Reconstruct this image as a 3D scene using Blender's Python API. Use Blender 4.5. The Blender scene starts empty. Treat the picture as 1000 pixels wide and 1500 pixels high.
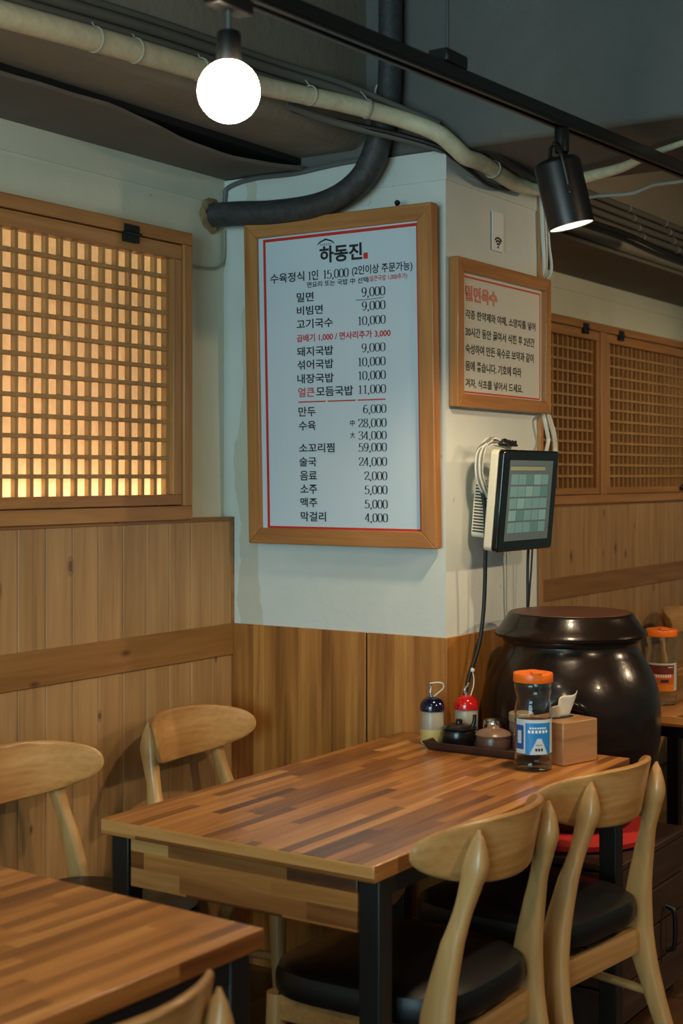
import bpy, bmesh, math, random
from mathutils import Vector, Matrix
random.seed(7)
S = bpy.context.scene
COL = S.collection
R = math.radians

# ------------------------------------------------------------------ camera
cam_d = bpy.data.cameras.new('camera')
cam = bpy.data.objects.new('camera', cam_d); COL.objects.link(cam)
cam.location = (0, 0, 1.457)
cam.rotation_euler = (R(90), 0, R(33.47 - 90))
cam_d.sensor_fit = 'HORIZONTAL'; cam_d.sensor_width = 24.0
cam_d.lens = 24.0 * 2.1054
cam_d.shift_y = -0.053
cam_d.dof.use_dof = True; cam_d.dof.focus_distance = 3.95; cam_d.dof.aperture_fstop = 4.5
S.camera = cam

# ------------------------------------------------------------------ light and exposure
S.view_settings.view_transform = 'Standard'; S.view_settings.look = 'None'
S.view_settings.gamma = 1.0; S.view_settings.use_curve_mapping = False
S.view_settings.exposure = 0.55
S.cycles.use_denoising = True
S.cycles.max_bounces = 10; S.cycles.transparent_max_bounces = 16
S.cycles.sample_clamp_indirect = 4.0
W = bpy.data.worlds.new('room_air'); S.world = W; W.use_nodes = True
W.node_tree.nodes['Background'].inputs[0].default_value = (0.62, 0.80, 0.74, 1)
W.node_tree.nodes['Background'].inputs[1].default_value = 0.085
def area(name, loc, target, sx, sy, power, color):
    d = bpy.data.lights.new(name, 'AREA'); d.shape = 'RECTANGLE'; d.size = sx; d.size_y = sy
    d.energy = power; d.color = color
    o = bpy.data.objects.new(name, d); COL.objects.link(o); o.location = loc
    o.rotation_euler = (Vector(target) - Vector(loc)).to_track_quat('-Z', 'Y').to_euler()
    return o
def point(name, loc, power, color, r=0.05):
    d = bpy.data.lights.new(name, 'POINT'); d.energy = power; d.color = color; d.shadow_soft_size = r
    o = bpy.data.objects.new(name, d); COL.objects.link(o); o.location = loc; return o
def spot(name, loc, target, power, color, angle, blend, r):
    d = bpy.data.lights.new(name, 'SPOT'); d.energy = power; d.color = color
    d.spot_size = R(angle); d.spot_blend = blend; d.shadow_soft_size = r
    o = bpy.data.objects.new(name, d); COL.objects.link(o); o.location = loc
    o.rotation_euler = (Vector(target) - Vector(loc)).to_track_quat('-Z', 'Y').to_euler()
    return o
WARM = (1.0, 0.74, 0.46)
COOL = (0.54, 0.89, 1.0)
area('shopfront_daylight', (-3.0, 0.6, 1.55), (3.4, 1.9, 1.5), 2.6, 1.9, 102, COOL)
spot('aisle_track_lamp', (0.55, 0.75, 2.25), (1.1, 1.3, 0.7), 18, WARM, 120, 0.7, 0.05)
spot('aisle_track_lamp', (2.6, -0.5, 2.25), (2.7, 1.1, 0.6), 40, WARM, 110, 0.8, 0.05)
spot('aisle_track_lamp', (4.9, -0.5, 2.25), (5.2, 1.6, 0.9), 70, WARM, 120, 0.8, 0.05)
spot('far_track_lamp', (6.9, 1.2, 2.25), (6.9, 2.3, 0.9), 22, WARM, 120, 0.8, 0.05)

# ------------------------------------------------------------------ helpers
def lin(r, g, b):
    f = lambda c: ((c/255)/12.92 if c/255 <= 0.04045 else ((c/255+0.055)/1.055)**2.4)
    return (f(r), f(g), f(b), 1)
class NT:
    def __init__(s, name):
        s.m = bpy.data.materials.new(name); s.m.use_nodes = True
        s.t = s.m.node_tree; s.b = s.t.nodes['Principled BSDF']
    def n(s, kind, **kw):
        x = s.t.nodes.new(kind)
        for k, v in kw.items(): setattr(x, k, v)
        return x
    def l(s, a, b): s.t.links.new(a, b)
    def coord(s, scale=(1,1,1), rot=(0,0,0)):
        tc = s.n('ShaderNodeTexCoord'); mp = s.n('ShaderNodeMapping')
        mp.inputs['Scale'].default_value = scale; mp.inputs['Rotation'].default_value = rot
        s.l(tc.outputs['Object'], mp.inputs['Vector']); return mp.outputs['Vector']
    def noise(s, vec, scale, detail=4, rough=0.55, dist=0):
        x = s.n('ShaderNodeTexNoise'); x.inputs['Scale'].default_value = scale
        x.inputs['Detail'].default_value = detail; x.inputs['Roughness'].default_value = rough
        x.inputs['Distortion'].default_value = dist
        s.l(vec, x.inputs['Vector']); return x.outputs['Fac']
    def ramp(s, fac, stops):
        x = s.n('ShaderNodeValToRGB'); e = x.color_ramp.elements
        while len(e) < len(stops): e.new(0.5)
        for el, (p, c) in zip(e, stops): el.position = p; el.color = c
        s.l(fac, x.inputs['Fac']); return x.outputs['Color']
    def math(s, op, a, b=None, c=None):
        x = s.n('ShaderNodeMath', operation=op)
        for i, v in enumerate((a, b, c)):
            if v is None: continue
            if isinstance(v, (int, float)): x.inputs[i].default_value = v
            else: s.l(v, x.inputs[i])
        return x.outputs[0]
    def mix(s, fac, a, b, blend='MIX'):
        x = s.n('ShaderNodeMix', data_type='RGBA', blend_type=blend)
        for i, v in ((0, fac), (6, a), (7, b)):
            if isinstance(v, (int, float, tuple)): x.inputs[i].default_value = v
            else: s.l(v, x.inputs[i])
        return x.outputs[2]
    def bump(s, h, strength=0.3, dist=0.002):
        x = s.n('ShaderNodeBump'); x.inputs['Strength'].default_value = strength; x.inputs['Distance'].default_value = dist
        s.l(h, x.inputs['Height']); s.l(x.outputs['Normal'], s.b.inputs['Normal'])
def plain(name, col, rough=0.5, metal=0, coat=0, emit=0, trans=0, spec=None):
    k = NT(name); b = k.b
    b.inputs['Base Color'].default_value = col; b.inputs['Roughness'].default_value = rough
    b.inputs['Metallic'].default_value = metal; b.inputs['Coat Weight'].default_value = coat
    if spec is not None: b.inputs['Specular IOR Level'].default_value = spec
    if emit: b.inputs['Emission Color'].default_value = col; b.inputs['Emission Strength'].default_value = emit
    if trans: b.inputs['Transmission Weight'].default_value = trans
    return k.m
def wood(name, dark, mid, light, axis='x', fine=60, rough=0.45, coat=0.0, board=None, contrast=1.0, knots=False):
    k = NT(name)
    st = {'x': (1.6, 5, 24), 'y': (22, 1.6, 22), 'z': (22, 22, 1.6)}[axis]
    v = k.coord(st)
    a = k.noise(v, 1.0, 6, 0.62, 0.6)
    v2 = k.coord({'x': (3, fine*2, fine*2), 'y': (fine*2, 3, fine*2), 'z': (fine*2, fine*2, 3)}[axis])
    g = k.noise(v2, 1.0, 2, 0.5)
    f = k.math('ADD', k.math('MULTIPLY', a, 0.75), k.math('MULTIPLY', g, 0.25))
    if board:       # board = (pitch, offset): each board along x has a tint of its own
        tc = k.n('ShaderNodeTexCoord'); sp = k.n('ShaderNodeSeparateXYZ'); k.l(tc.outputs['Object'], sp.inputs[0])
        i = k.math('FLOOR', k.math('DIVIDE', k.math('SUBTRACT', sp.outputs[board[2]], board[1]), board[0]))
        wn = k.n('ShaderNodeTexWhiteNoise', noise_dimensions='1D'); k.l(i, wn.inputs['W'])
        f = k.math('ADD', f, k.math('MULTIPLY', k.math('SUBTRACT', wn.outputs['Value'], 0.5), board[3]))
    c = k.ramp(f, [(0.5-0.22*contrast, dark), (0.5, mid), (0.5+0.22*contrast, light)])
    if knots:       # scattered dark knots in the boards
        vo = k.n('ShaderNodeTexVoronoi', voronoi_dimensions='2D'); vo.inputs['Scale'].default_value = 1.0
        k.l(k.coord({'x': (3.0, 0, 7), 'z': (8, 0, 4.2)}[axis], (R(90), 0, 0)), vo.inputs['Vector'])
        cs = k.n('ShaderNodeSeparateColor'); k.l(vo.outputs['Color'], cs.inputs[0])
        size = k.math('MULTIPLY', k.math('MAXIMUM', k.math('SUBTRACT', cs.outputs[0], 0.66), 0.0), 0.20)
        halo = k.math('MULTIPLY', k.math('LESS_THAN', vo.outputs['Distance'], k.math('MULTIPLY', size, 1.9)), 0.30)
        core = k.math('MULTIPLY', k.math('LESS_THAN', vo.outputs['Distance'], size), 0.75)
        c = k.mix(k.math('MAXIMUM', halo, core), c, lin(66, 36, 18))
    k.l(c, k.b.inputs['Base Color'])
    k.b.inputs['Roughness'].default_value = rough; k.b.inputs['Coat Weight'].default_value = coat
    k.b.inputs['Coat Roughness'].default_value = 0.18
    k.bump(g, 0.12, 0.001)
    return k.m
def butcher(name, along='x', across='y', strip=0.027, length=0.40, rough=0.3, seed=0.0, vary=0.44):
    k = NT(name); tc = k.n('ShaderNodeTexCoord'); sp = k.n('ShaderNodeSeparateXYZ')
    k.l(tc.outputs['Object'], sp.inputs[0]); o = {'x': 0, 'y': 1, 'z': 2}
    A, B = sp.outputs[o[along]], sp.outputs[o[across]]
    row = k.math('FLOOR', k.math('DIVIDE', B, strip))
    w1 = k.n('ShaderNodeTexWhiteNoise', noise_dimensions='1D'); k.l(k.math('ADD', row, seed), w1.inputs['W'])
    L = k.math('ADD', k.math('MULTIPLY', w1.outputs['Value'], length*0.7), length*0.7)
    cell = k.math('FLOOR', k.math('ADD', k.math('DIVIDE', A, L), k.math('MULTIPLY', w1.outputs['Value'], 17.3)))
    cb = k.n('ShaderNodeCombineXYZ'); k.l(row, cb.inputs[0]); k.l(cell, cb.inputs[1]); cb.inputs[2].default_value = seed
    w2 = k.n('ShaderNodeTexWhiteNoise', noise_dimensions='3D'); k.l(cb.outputs[0], w2.inputs['Vector'])
    st = [28, 28, 28]; st[o[along]] = 1.8
    mp = k.n('ShaderNodeMapping'); mp.inputs['Scale'].default_value = st; k.l(tc.outputs['Object'], mp.inputs['Vector'])
    off = k.n('ShaderNodeVectorMath', operation='ADD'); k.l(mp.outputs[0], off.inputs[0])
    sc = k.n('ShaderNodeVectorMath', operation='SCALE'); k.l(w2.outputs['Color'], sc.inputs[0]); sc.inputs['Scale'].default_value = 9
    k.l(sc.outputs[0], off.inputs[1])
    g = k.noise(off.outputs[0], 1.0, 6, 0.65, 0.9)
    f = k.math('ADD', k.math('MULTIPLY', k.math('POWER', w2.outputs['Value'], 0.8), vary), k.math('MULTIPLY', g, 1.16-vary))
    c = k.ramp(f, [(0.26, lin(78, 40, 18)), (0.42, lin(122, 70, 30)), (0.58, lin(156, 98, 46)), (0.74, lin(190, 126, 64)), (0.90, lin(216, 162, 98))])
    k.l(c, k.b.inputs['Base Color'])
    k.b.inputs['Roughness'].default_value = rough
    k.b.inputs['Coat Weight'].default_value = 0.35; k.b.inputs['Coat Roughness'].default_value = 0.2
    k.bump(g, 0.05, 0.001)
    return k.m
def plaster(name, a, b, bump=0.25, rough=0.75, scale=3.0, stain=None):
    k = NT(name); v = k.coord()
    n1 = k.noise(v, scale, 6, 0.6, 0.4)
    c = k.ramp(n1, [(0.3, a), (0.7, b)])
    sp = k.noise(v, 26, 3, 0.5)
    c = k.mix(k.math('MULTIPLY', k.math('GREATER_THAN', sp, 0.735), 0.35), c, lin(120, 118, 100))
    if stain:      # damp stain running down beside the corner
        tc = k.n('ShaderNodeTexCoord'); s2 = k.n('ShaderNodeSeparateXYZ'); k.l(tc.outputs['Object'], s2.inputs[0])
        near = k.math('SUBTRACT', 1.0, k.math('DIVIDE', k.math('ABSOLUTE', k.math('SUBTRACT', s2.outputs[1], stain)), 0.085))
        v3 = k.coord((7, 7, 4.2)); m = k.noise(v3, 1.0, 4, 0.5, 0.3)
        e = k.math('MULTIPLY', k.math('GREATER_THAN', k.math('ADD', near, k.math('MULTIPLY', m, 1.5)), 1.32), 0.42)
        c = k.mix(e, c, lin(176, 162, 122))
    k.l(c, k.b.inputs['Base Color']); k.b.inputs['Roughness'].default_value = rough
    h = k.noise(v, 38, 5, 0.6, 0.5); k.bump(h, bump, 0.004)
    return k.m

# mesh builder -------------------------------------------------------
class MB:
    def __init__(s): s.v = []; s.f = []; s.mi = []
    def add(s, verts, faces, mi=0, M=None):
        n = len(s.v)
        for p in verts:
            p = Vector(p)
            s.v.append(tuple(M @ p) if M else tuple(p))
        for f in faces: s.f.append([n+i for i in f]); s.mi.append(mi)
        return s
    def box(s, x0, x1, y0, y1, z0, z1, mi=0, M=None, mx=None, my=None):
        v = [(x0,y0,z0),(x1,y0,z0),(x1,y1,z0),(x0,y1,z0),(x0,y0,z1),(x1,y0,z1),(x1,y1,z1),(x0,y1,z1)]
        f = [(0,3,2,1),(4,5,6,7),(0,1,5,4),(1,2,6,5),(2,3,7,6),(3,0,4,7)]
        n = len(s.f); s.add(v, f, mi, M)
        if mx is not None: s.mi[n+3] = mx; s.mi[n+5] = mx
        if my is not None: s.mi[n+2] = my; s.mi[n+4] = my
        return s
    def lathe(s, prof, seg=48, M=None, mi=0, cap=True, closed=False):
        v = []; f = []
        for r, z in prof:
            for i in range(seg):
                a = 2*math.pi*i/seg; v.append((r*math.cos(a), r*math.sin(a), z))
        m = len(prof)
        for j in range(m - (0 if closed else 1)):
            j2 = (j+1) % m
            for i in range(seg):
                i2 = (i+1) % seg; f.append((j*seg+i, j*seg+i2, j2*seg+i2, j2*seg+i))
        if cap and not closed:
            f.append(tuple(range(seg-1, -1, -1))); f.append(tuple((m-1)*seg+i for i in range(seg)))
        return s.add(v, f, mi, M)
    def tube(s, pts, r, seg=12, smooth=8, M=None, mi=0, section=None):
        pts = [Vector(p) for p in pts]
        rr = r if isinstance(r, (list, tuple)) else [r]*len(pts)
        P, Q = [], []
        if smooth > 1 and len(pts) > 2:
            for i in range(len(pts)-1):
                p0 = pts[max(i-1, 0)]; p1 = pts[i]; p2 = pts[i+1]; p3 = pts[min(i+2, len(pts)-1)]
                for k in range(smooth):
                    t = k/smooth
                    P.append(0.5*((2*p1)+(p2-p0)*t+(2*p0-5*p1+4*p2-p3)*t*t+(3*p1-p0-3*p2+p3)*t**3))
                    Q.append(rr[i]*(1-t)+rr[i+1]*t)
            P.append(pts[-1]); Q.append(rr[-1])
        else: P, Q = pts, list(rr)
        T = [(P[min(i+1, len(P)-1)]-P[max(i-1, 0)]).normalized() for i in range(len(P))]
        up = Vector((0,0,1)) if abs(T[0].z) < 0.9 else Vector((1,0,0))
        N = (up - T[0]*up.dot(T[0])).normalized()
        v = []; f = []
        for i, p in enumerate(P):
            if i: N = (N - T[i]*N.dot(T[i])).normalized()
            B = T[i].cross(N)
            for j in range(seg):
                a = 2*math.pi*j/seg; v.append(p + (N*math.cos(a)+B*math.sin(a))*Q[i])
        for i in range(len(P)-1):
            for j in range(seg):
                j2 = (j+1) % seg; f.append((i*seg+j, i*seg+j2, (i+1)*seg+j2, (i+1)*seg+j))
        f.append(tuple(range(seg-1, -1, -1))); f.append(tuple((len(P)-1)*seg+j for j in range(seg)))
        return s.add(v, f, mi, M)
    def sweep(s, secs, seg=20, smooth=6, power=2.6, M=None, mi=0):
        """secs: (x, y, z, half-width x, half-width y); rounded-rectangular cross sections stacked upwards"""
        out = []
        for i in range(len(secs)-1):
            p = [Vector(secs[max(i-1,0)]) if 0 else None]
            g = lambda k: secs[min(max(k, 0), len(secs)-1)]
            for k in range(smooth):
                t = k/smooth; q = []
                for c in range(5):
                    a, b, d, e = g(i-1)[c], g(i)[c], g(i+1)[c], g(i+2)[c]
                    q.append(0.5*((2*b)+(d-a)*t+(2*a-5*b+4*d-e)*t*t+(3*b-a-3*d+e)*t**3) if c != 2 else b+(d-b)*t)
                out.append(q)
        out.append(list(secs[-1]))
        v = []; f = []
        for x, y, z, a, b in out:
            for j in range(seg):
                t = 2*math.pi*j/seg; c, d = math.cos(t), math.sin(t)
                v.append((x+a*math.copysign(abs(c)**(2/power), c), y+b*math.copysign(abs(d)**(2/power), d), z))
        for i in range(len(out)-1):
            for j in range(seg):
                j2 = (j+1) % seg; f.append((i*seg+j, i*seg+j2, (i+1)*seg+j2, (i+1)*seg+j))
        f.append(tuple(range(seg-1, -1, -1))); f.append(tuple((len(out)-1)*seg+j for j in range(seg)))
        return s.add(v, f, mi, M)
    def build(s, name, mats, parent=None, bevel=0, smooth=True, loc=None, rot=None, seg=2):
        me = bpy.data.meshes.new(name); me.from_pydata(s.v, [], s.f); me.update()
        for m in (mats if isinstance(mats, (list, tuple)) else [mats]): me.materials.append(m)
        for p, i in zip(me.polygons, s.mi): p.material_index = i
        bm = bmesh.new(); bm.from_mesh(me); bmesh.ops.recalc_face_normals(bm, faces=bm.faces); bm.to_mesh(me); bm.free()
        if smooth:
            for p in me.polygons: p.use_smooth = True
            me.set_sharp_from_angle(angle=R(38))
        o = bpy.data.objects.new(name, me); COL.objects.link(o)
        if parent: o.parent = parent
        if loc: o.location = loc
        if rot: o.rotation_euler = rot
        if bevel:
            b = o.modifiers.new('bevel', 'BEVEL'); b.width = bevel; b.segments = seg; b.limit_method = 'ANGLE'; b.angle_limit = R(40)
        return o
def tag(o, label, cat, group=None):
    o['label'] = label; o['category'] = cat
    if group: o['group'] = group
    return o
def thing(name, label, cat, loc=(0,0,0), rz=0, group=None):
    o = bpy.data.objects.new(name, None); o.empty_display_size = 0.1; COL.objects.link(o)
    o.location = loc; o.rotation_euler = (0, 0, R(rz))
    return tag(o, label, cat, group)
def struct(o):
    o['kind'] = 'structure'; return o
def dup(root, loc, rz, label):
    r = root.copy(); COL.objects.link(r); r.location = loc; r.rotation_euler = (0, 0, R(rz)); r['label'] = label
    for ch in list(root.children):
        c = ch.copy(); COL.objects.link(c); c.parent = r
        for g in ch.children:
            d = g.copy(); COL.objects.link(d); d.parent = c
    return r
def glyphs(mb, text, x0, x1, z0, z1, y, bold=0.0, mi=0, shear=0.0):
    """flat printed lettering in the local XZ plane, facing -Y, fitted to a box"""
    c = bpy.data.curves.new('lettering', 'FONT'); c.body = text; c.offset = bold; c.shear = shear; c.resolution_u = 4
    o = bpy.data.objects.new('lettering', c); COL.objects.link(o)
    dg = bpy.context.evaluated_depsgraph_get(); dg.update()
    me = bpy.data.meshes.new_from_object(o.evaluated_get(dg))
    vs = [v.co.copy() for v in me.vertices]; fs = [list(p.vertices) for p in me.polygons]
    bpy.data.objects.remove(o); bpy.data.curves.remove(c); bpy.data.meshes.remove(me)
    if not vs: return
    ax, bx = min(v.x for v in vs), max(v.x for v in vs); az, bz = min(v.y for v in vs), max(v.y for v in vs)
    mb.add([(x0+(v.x-ax)/(bx-ax)*(x1-x0), y, z0+(v.y-az)/(bz-az)*(z1-z0)) for v in vs], fs, mi)
DIG = {
 '0': [[(.25,1),(.10,.90),(.055,.66),(.05,.5),(.055,.34),(.10,.10),(.25,0),(.40,.10),(.445,.34),(.45,.5),(.445,.66),(.40,.90),(.25,1)]],
 '1': [[(.27,0),(.27,.5),(.27,1)], [(.27,.98),(.20,.90),(.11,.87)], [(.11,.015),(.43,.015)]],
 '2': [[(.06,.74),(.08,.90),(.24,1),(.40,.92),(.43,.74),(.34,.52),(.18,.27),(.05,.04)], [(.05,.05),(.30,.05),(.45,.05)], [(.45,.03),(.47,.18)]],
 '3': [[(.07,.80),(.12,.95),(.26,1),(.39,.92),(.41,.76),(.33,.60),(.19,.54)], [(.19,.54),(.36,.49),(.44,.31),(.40,.10),(.25,0),(.12,.03),(.05,.17)]],
 '4': [[(.34,0),(.34,.5),(.34,1)], [(.34,1),(.18,.63),(.02,.27)], [(.02,.27),(.25,.27),(.48,.27)], [(.24,.015),(.44,.015)]],
 '5': [[(.12,.96),(.28,.96),(.43,.97)], [(.13,.97),(.11,.76),(.09,.52)], [(.09,.52),(.24,.62),(.39,.54),(.445,.33),(.39,.09),(.24,0),(.11,.03),(.05,.15)]],
 '6': [[(.42,.90),(.30,1),(.16,.88),(.07,.60),(.055,.36),(.10,.10),(.25,0),(.40,.10),(.445,.31),(.39,.52),(.26,.60),(.13,.52),(.065,.36)]],
 '8': [[(.25,1),(.12,.93),(.09,.77),(.14,.62),(.25,.54),(.36,.62),(.41,.77),(.38,.93),(.25,1)], [(.25,.54),(.10,.43),(.05,.25),(.11,.07),(.25,0),(.39,.07),(.45,.25),(.40,.43),(.25,.54)]],
 '9': [[(.08,.10),(.20,0),(.34,.12),(.43,.40),(.445,.64),(.40,.90),(.25,1),(.10,.90),(.055,.69),(.11,.48),(.24,.40),(.37,.48),(.435,.64)]],
 ',': [[(.10,.06),(.13,.02),(.12,-.08),(.06,-.17)], [(.09,.08),(.10,0)]]}
def numerals(mb, text, x0, x1, z0, z1, y):
    """printed roman numerals: upright strokes thick, level strokes thin; z0 is the foot of the comma"""
    adv = {',': 0.25, '1': 0.48}; tot = sum(adv.get(c, 0.51) for c in text); sx = (x1-x0)/tot
    zb = z0+(z1-z0)*0.21; sz = (z1-zb)*0.95; x = 0
    for ch in text:
        for st in DIG[ch]:
            P = []
            for i in range(len(st)-1):
                p0, p1, p2, p3 = (Vector(st[max(i-1, 0)]), Vector(st[i]), Vector(st[i+1]), Vector(st[min(i+2, len(st)-1)]))
                for k_ in range(5):
                    t = k_/5; P.append(0.5*((2*p1)+(p2-p0)*t+(2*p0-5*p1+4*p2-p3)*t*t+(3*p1-p0-3*p2+p3)*t**3))
            P.append(Vector(st[-1])); v = []
            for i, p in enumerate(P):
                d = P[min(i+1, len(P)-1)]-P[max(i-1, 0)]; d.x *= sx; d.y *= sz; d.normalize()
                w_ = (0.030+0.066*abs(d.y)**1.4)*sz*0.80
                for sg_ in (-1, 1): v.append((x0+(x+p.x)*sx-sg_*d.y*w_, y, zb+p.y*sz+sg_*d.x*w_))
            mb.add(v, [(2*i, 2*i+1, 2*i+3, 2*i+2) for i in range(len(P)-1)])
        x += adv.get(ch, 0.51)
T = Matrix.Translation

# ------------------------------------------------------------------ materials
m_plaster = plaster('painted_plaster', lin(198,204,197), lin(212,216,209), stain=2.60)
m_plaster_left = plaster('painted_plaster_wall', lin(206,209,188), lin(218,221,200))
m_ceiling = plaster('dark_ceiling_paint', lin(90,90,86), lin(104,104,99), bump=0.9, scale=2.0)
m_sheet = plaster('ceiling_sheet', lin(104,97,88), lin(118,110,100), bump=0.1)
m_beam = plaster('brown_grey_beam_paint', lin(128,121,106), lin(146,138,120), bump=0.6, scale=2.5)
m_gap_shade = plain('gap_shade', lin(14,14,14), 0.9)  # black colour standing in for the shade inside gaps and openings
m_panel = wood('hinoki_boards', lin(140,106,68), lin(170,132,86), lin(188,150,102), 'z', 50, 0.5, 0.1, (0.0972, 2.4615, 0, 0.10), knots=True)
m_rail = wood('chair_rail_wood', lin(116,76,36), lin(144,100,52), lin(162,118,68), 'x', 40, 0.45, 0.1, knots=True)
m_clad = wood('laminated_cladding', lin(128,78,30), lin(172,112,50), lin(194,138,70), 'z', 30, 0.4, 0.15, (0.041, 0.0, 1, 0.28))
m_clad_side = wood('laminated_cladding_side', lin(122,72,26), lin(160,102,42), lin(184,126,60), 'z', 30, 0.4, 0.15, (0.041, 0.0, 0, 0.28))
m_frame_h = wood('frame_wood_level', lin(136,88,42), lin(168,116,62), lin(188,138,80), 'x', 50, 0.42, 0.12)
m_frame_v = wood('frame_wood_upright', lin(138,92,46), lin(168,118,66), lin(188,140,84), 'z', 50, 0.42, 0.12)
m_lattice = wood('lattice_wood', lin(146,108,62), lin(172,132,80), lin(190,150,96), 'z', 50, 0.5)
m_frame_local_h = wood('picture_frame_level', lin(138,86,40), lin(170,114,60), lin(190,136,78), 'x', 60, 0.38, 0.2)
m_frame_local_v = wood('picture_frame_upright', lin(138,86,40), lin(170,114,60), lin(190,136,78), 'z', 60, 0.38, 0.2)
m_chair = wood('ash_wood', lin(168,122,70), lin(198,152,94), lin(214,172,114), 'z', 40, 0.36, 0.25, contrast=1.2)
m_chair_x = wood('ash_veneer', lin(150,102,52), lin(186,138,80), lin(206,160,104), 'x', 46, 0.36, 0.3, contrast=0.9)
m_top = butcher('acacia_block', 'x', 'y')
m_top_end = butcher('acacia_edge', 'y', 'z', strip=0.0249, length=0.42, seed=5.0, vary=0.62)
m_top_side = butcher('acacia_long_edge', 'x', 'z', strip=0.05, length=0.42, seed=9.0)
m_drawer = butcher('acacia_drawer', 'y', 'z', strip=0.034, length=0.34, seed=3.0, rough=0.38, vary=0.6)
m_steel = plain('black_steel', lin(20,20,21), 0.42, 0.0)
m_black = plain('black_metal', lin(16,16,17), 0.4)
m_leather = plain('black_leatherette', lin(13,13,14), 0.38, spec=0.5)
m_dark_plastic = plain('dark_cable_rubber', lin(20,20,21), 0.5)
m_white_cable = plain('white_cable', lin(206,208,198), 0.5)
m_floor = wood('floor_planks', lin(52,32,18), lin(84,54,30), lin(108,74,44), 'x', 40, 0.42, 0.2, (0.12, 0.0, 1, 0.35))
m_hose = NT('wrapped_hose_tape')
_v = m_hose.coord((1,1,1)); _n = m_hose.noise(_v, 30, 5, 0.6, 0.6)
m_hose.l(m_hose.ramp(_n, [(0.3, lin(190,182,150)), (0.7, lin(214,206,174))]), m_hose.b.inputs['Base Color']); m_hose.b.inputs['Roughness'].default_value = 0.6
m_hose.bump(_n, 0.4, 0.004); m_hose = m_hose.m
m_pipe = NT('black_foam_insulation')
_v = m_pipe.coord((1,1,1)); _n = m_pipe.noise(_v, 45, 5, 0.6, 0.5)
m_pipe.l(m_pipe.ramp(_n, [(0.3, lin(46,46,46)), (0.7, lin(66,66,65))]), m_pipe.b.inputs['Base Color']); m_pipe.b.inputs['Roughness'].default_value = 0.55
m_pipe.bump(_n, 0.5, 0.006); m_pipe = m_pipe.m
m_conduit = plain('grey_conduit', lin(96,94,86), 0.55)
m_tie = plain('cable_tie_nylon', lin(170,168,152), 0.5)
m_panel_print = plain('menu_panel', lin(196,214,224), 0.3, coat=0.2)
m_sign_paper = plain('sign_paper', lin(214,212,198), 0.35, coat=0.3)
m_ink = plain('black_ink', lin(28,28,34), 0.5)
m_red = plain('red_ink', lin(196,44,36), 0.5)
m_red_soft = plain('faded_red_ink', lin(200,70,50), 0.5)
m_glaze = NT('brown_black_glaze'); _v = m_glaze.coord((3,3,9)); _n = m_glaze.noise(_v, 1.6, 4, 0.55, 0.5)
m_glaze.l(m_glaze.ramp(_n, [(0.35, lin(20,15,13)), (0.7, lin(40,27,20))]), m_glaze.b.inputs['Base Color']); m_glaze.b.inputs['Roughness'].default_value = 0.24
m_glaze.b.inputs['Specular IOR Level'].default_value = 0.3; m_glaze.b.inputs['Coat Weight'].default_value = 0.22; m_glaze.b.inputs['Coat Roughness'].default_value = 0.08
_h = m_glaze.noise(m_glaze.coord((1,1,1)), 22, 3, 0.5); m_glaze.bump(_h, 0.22, 0.006); m_glaze = m_glaze.m
m_lid_top = plain('lid_matt_brown', lin(86,52,38), 0.42)

# ------------------------------------------------------------------ setting
XP, YP, YW, YU, ZC, ZW, X2 = 3.439, 1.932, 2.664, 2.701, 2.35, 1.0134, 4.028
# floor with plank joints
struct(MB().box(-3.2, 10, -3.2, 2.9, -0.06, 0).build('floor', m_floor, smooth=False))
struct(MB().box(-3.2, 10, -3.2, 2.9, 2.95, 3.05).build('ceiling', m_ceiling, smooth=False))
# long wall with the light box opening behind the near window
LBX0, LBX1, LBZ0, LBZ1 = 1.83, 3.16, 1.40, 2.085
w = MB()
w.box(-3.2, LBX0, YU, YU+0.2, 0, 2.95); w.box(LBX1, 10, YU, YU+0.2, 0, 2.95)
w.box(LBX0, LBX1, YU, YU+0.2, 0, LBZ0); w.box(LBX0, LBX1, YU, YU+0.2, LBZ1, 2.95)
w.box(LBX0, LBX1, YU+0.18, YU+0.2, LBZ0, LBZ1)
# the shallow band under the ceiling
w.box(-3.2, XP, YU-0.006, YU, 2.275, 2.40); w.box(X2, 10, YU-0.006, YU, 2.285, 2.40)
struct(w.build('wall_left', m_plaster_left, smooth=False))
struct(MB().box(9.8, 10, -3.2, YU, 0, 2.95).build('wall_far', m_plaster_left, smooth=False))
# pillar
p = MB().box(XP, X2, YP, YU, 0, ZC)
p.box(XP-0.004, X2, YP-0.004, YU, 2.268, ZC-0.001)
pl = struct(p.build('pillar', m_plaster, smooth=False))
struct(MB().box(X2-0.018, X2+0.004, YP-0.012, YP, ZW, ZC-0.02).build('trim_5', m_frame_v, bevel=0.002))
# beams
b = MB(); b.box(XP+0.001, X2+0.02, -3.2, YU, ZC, 2.95)
struct(b.build('ceiling_beam', m_ceiling, bevel=0.02, seg=3))
b = MB(); b.box(-3.2, XP+0.09, 2.190, YU, 2.385, 2.95)
struct(b.build('ceiling_beam', m_beam, bevel=0.05, seg=5))
b = MB(); b.box(X2, 9.9, 2.26, YU, 2.375, 2.95)
struct(b.build('ceiling_beam', m_beam, bevel=0.03, seg=3))
b = MB(); b.box(6.9, 7.6, -3.2, 2.26, 2.42, 2.95)
struct(b.build('ceiling_beam', m_ceiling, bevel=0.03, seg=3))
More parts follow.
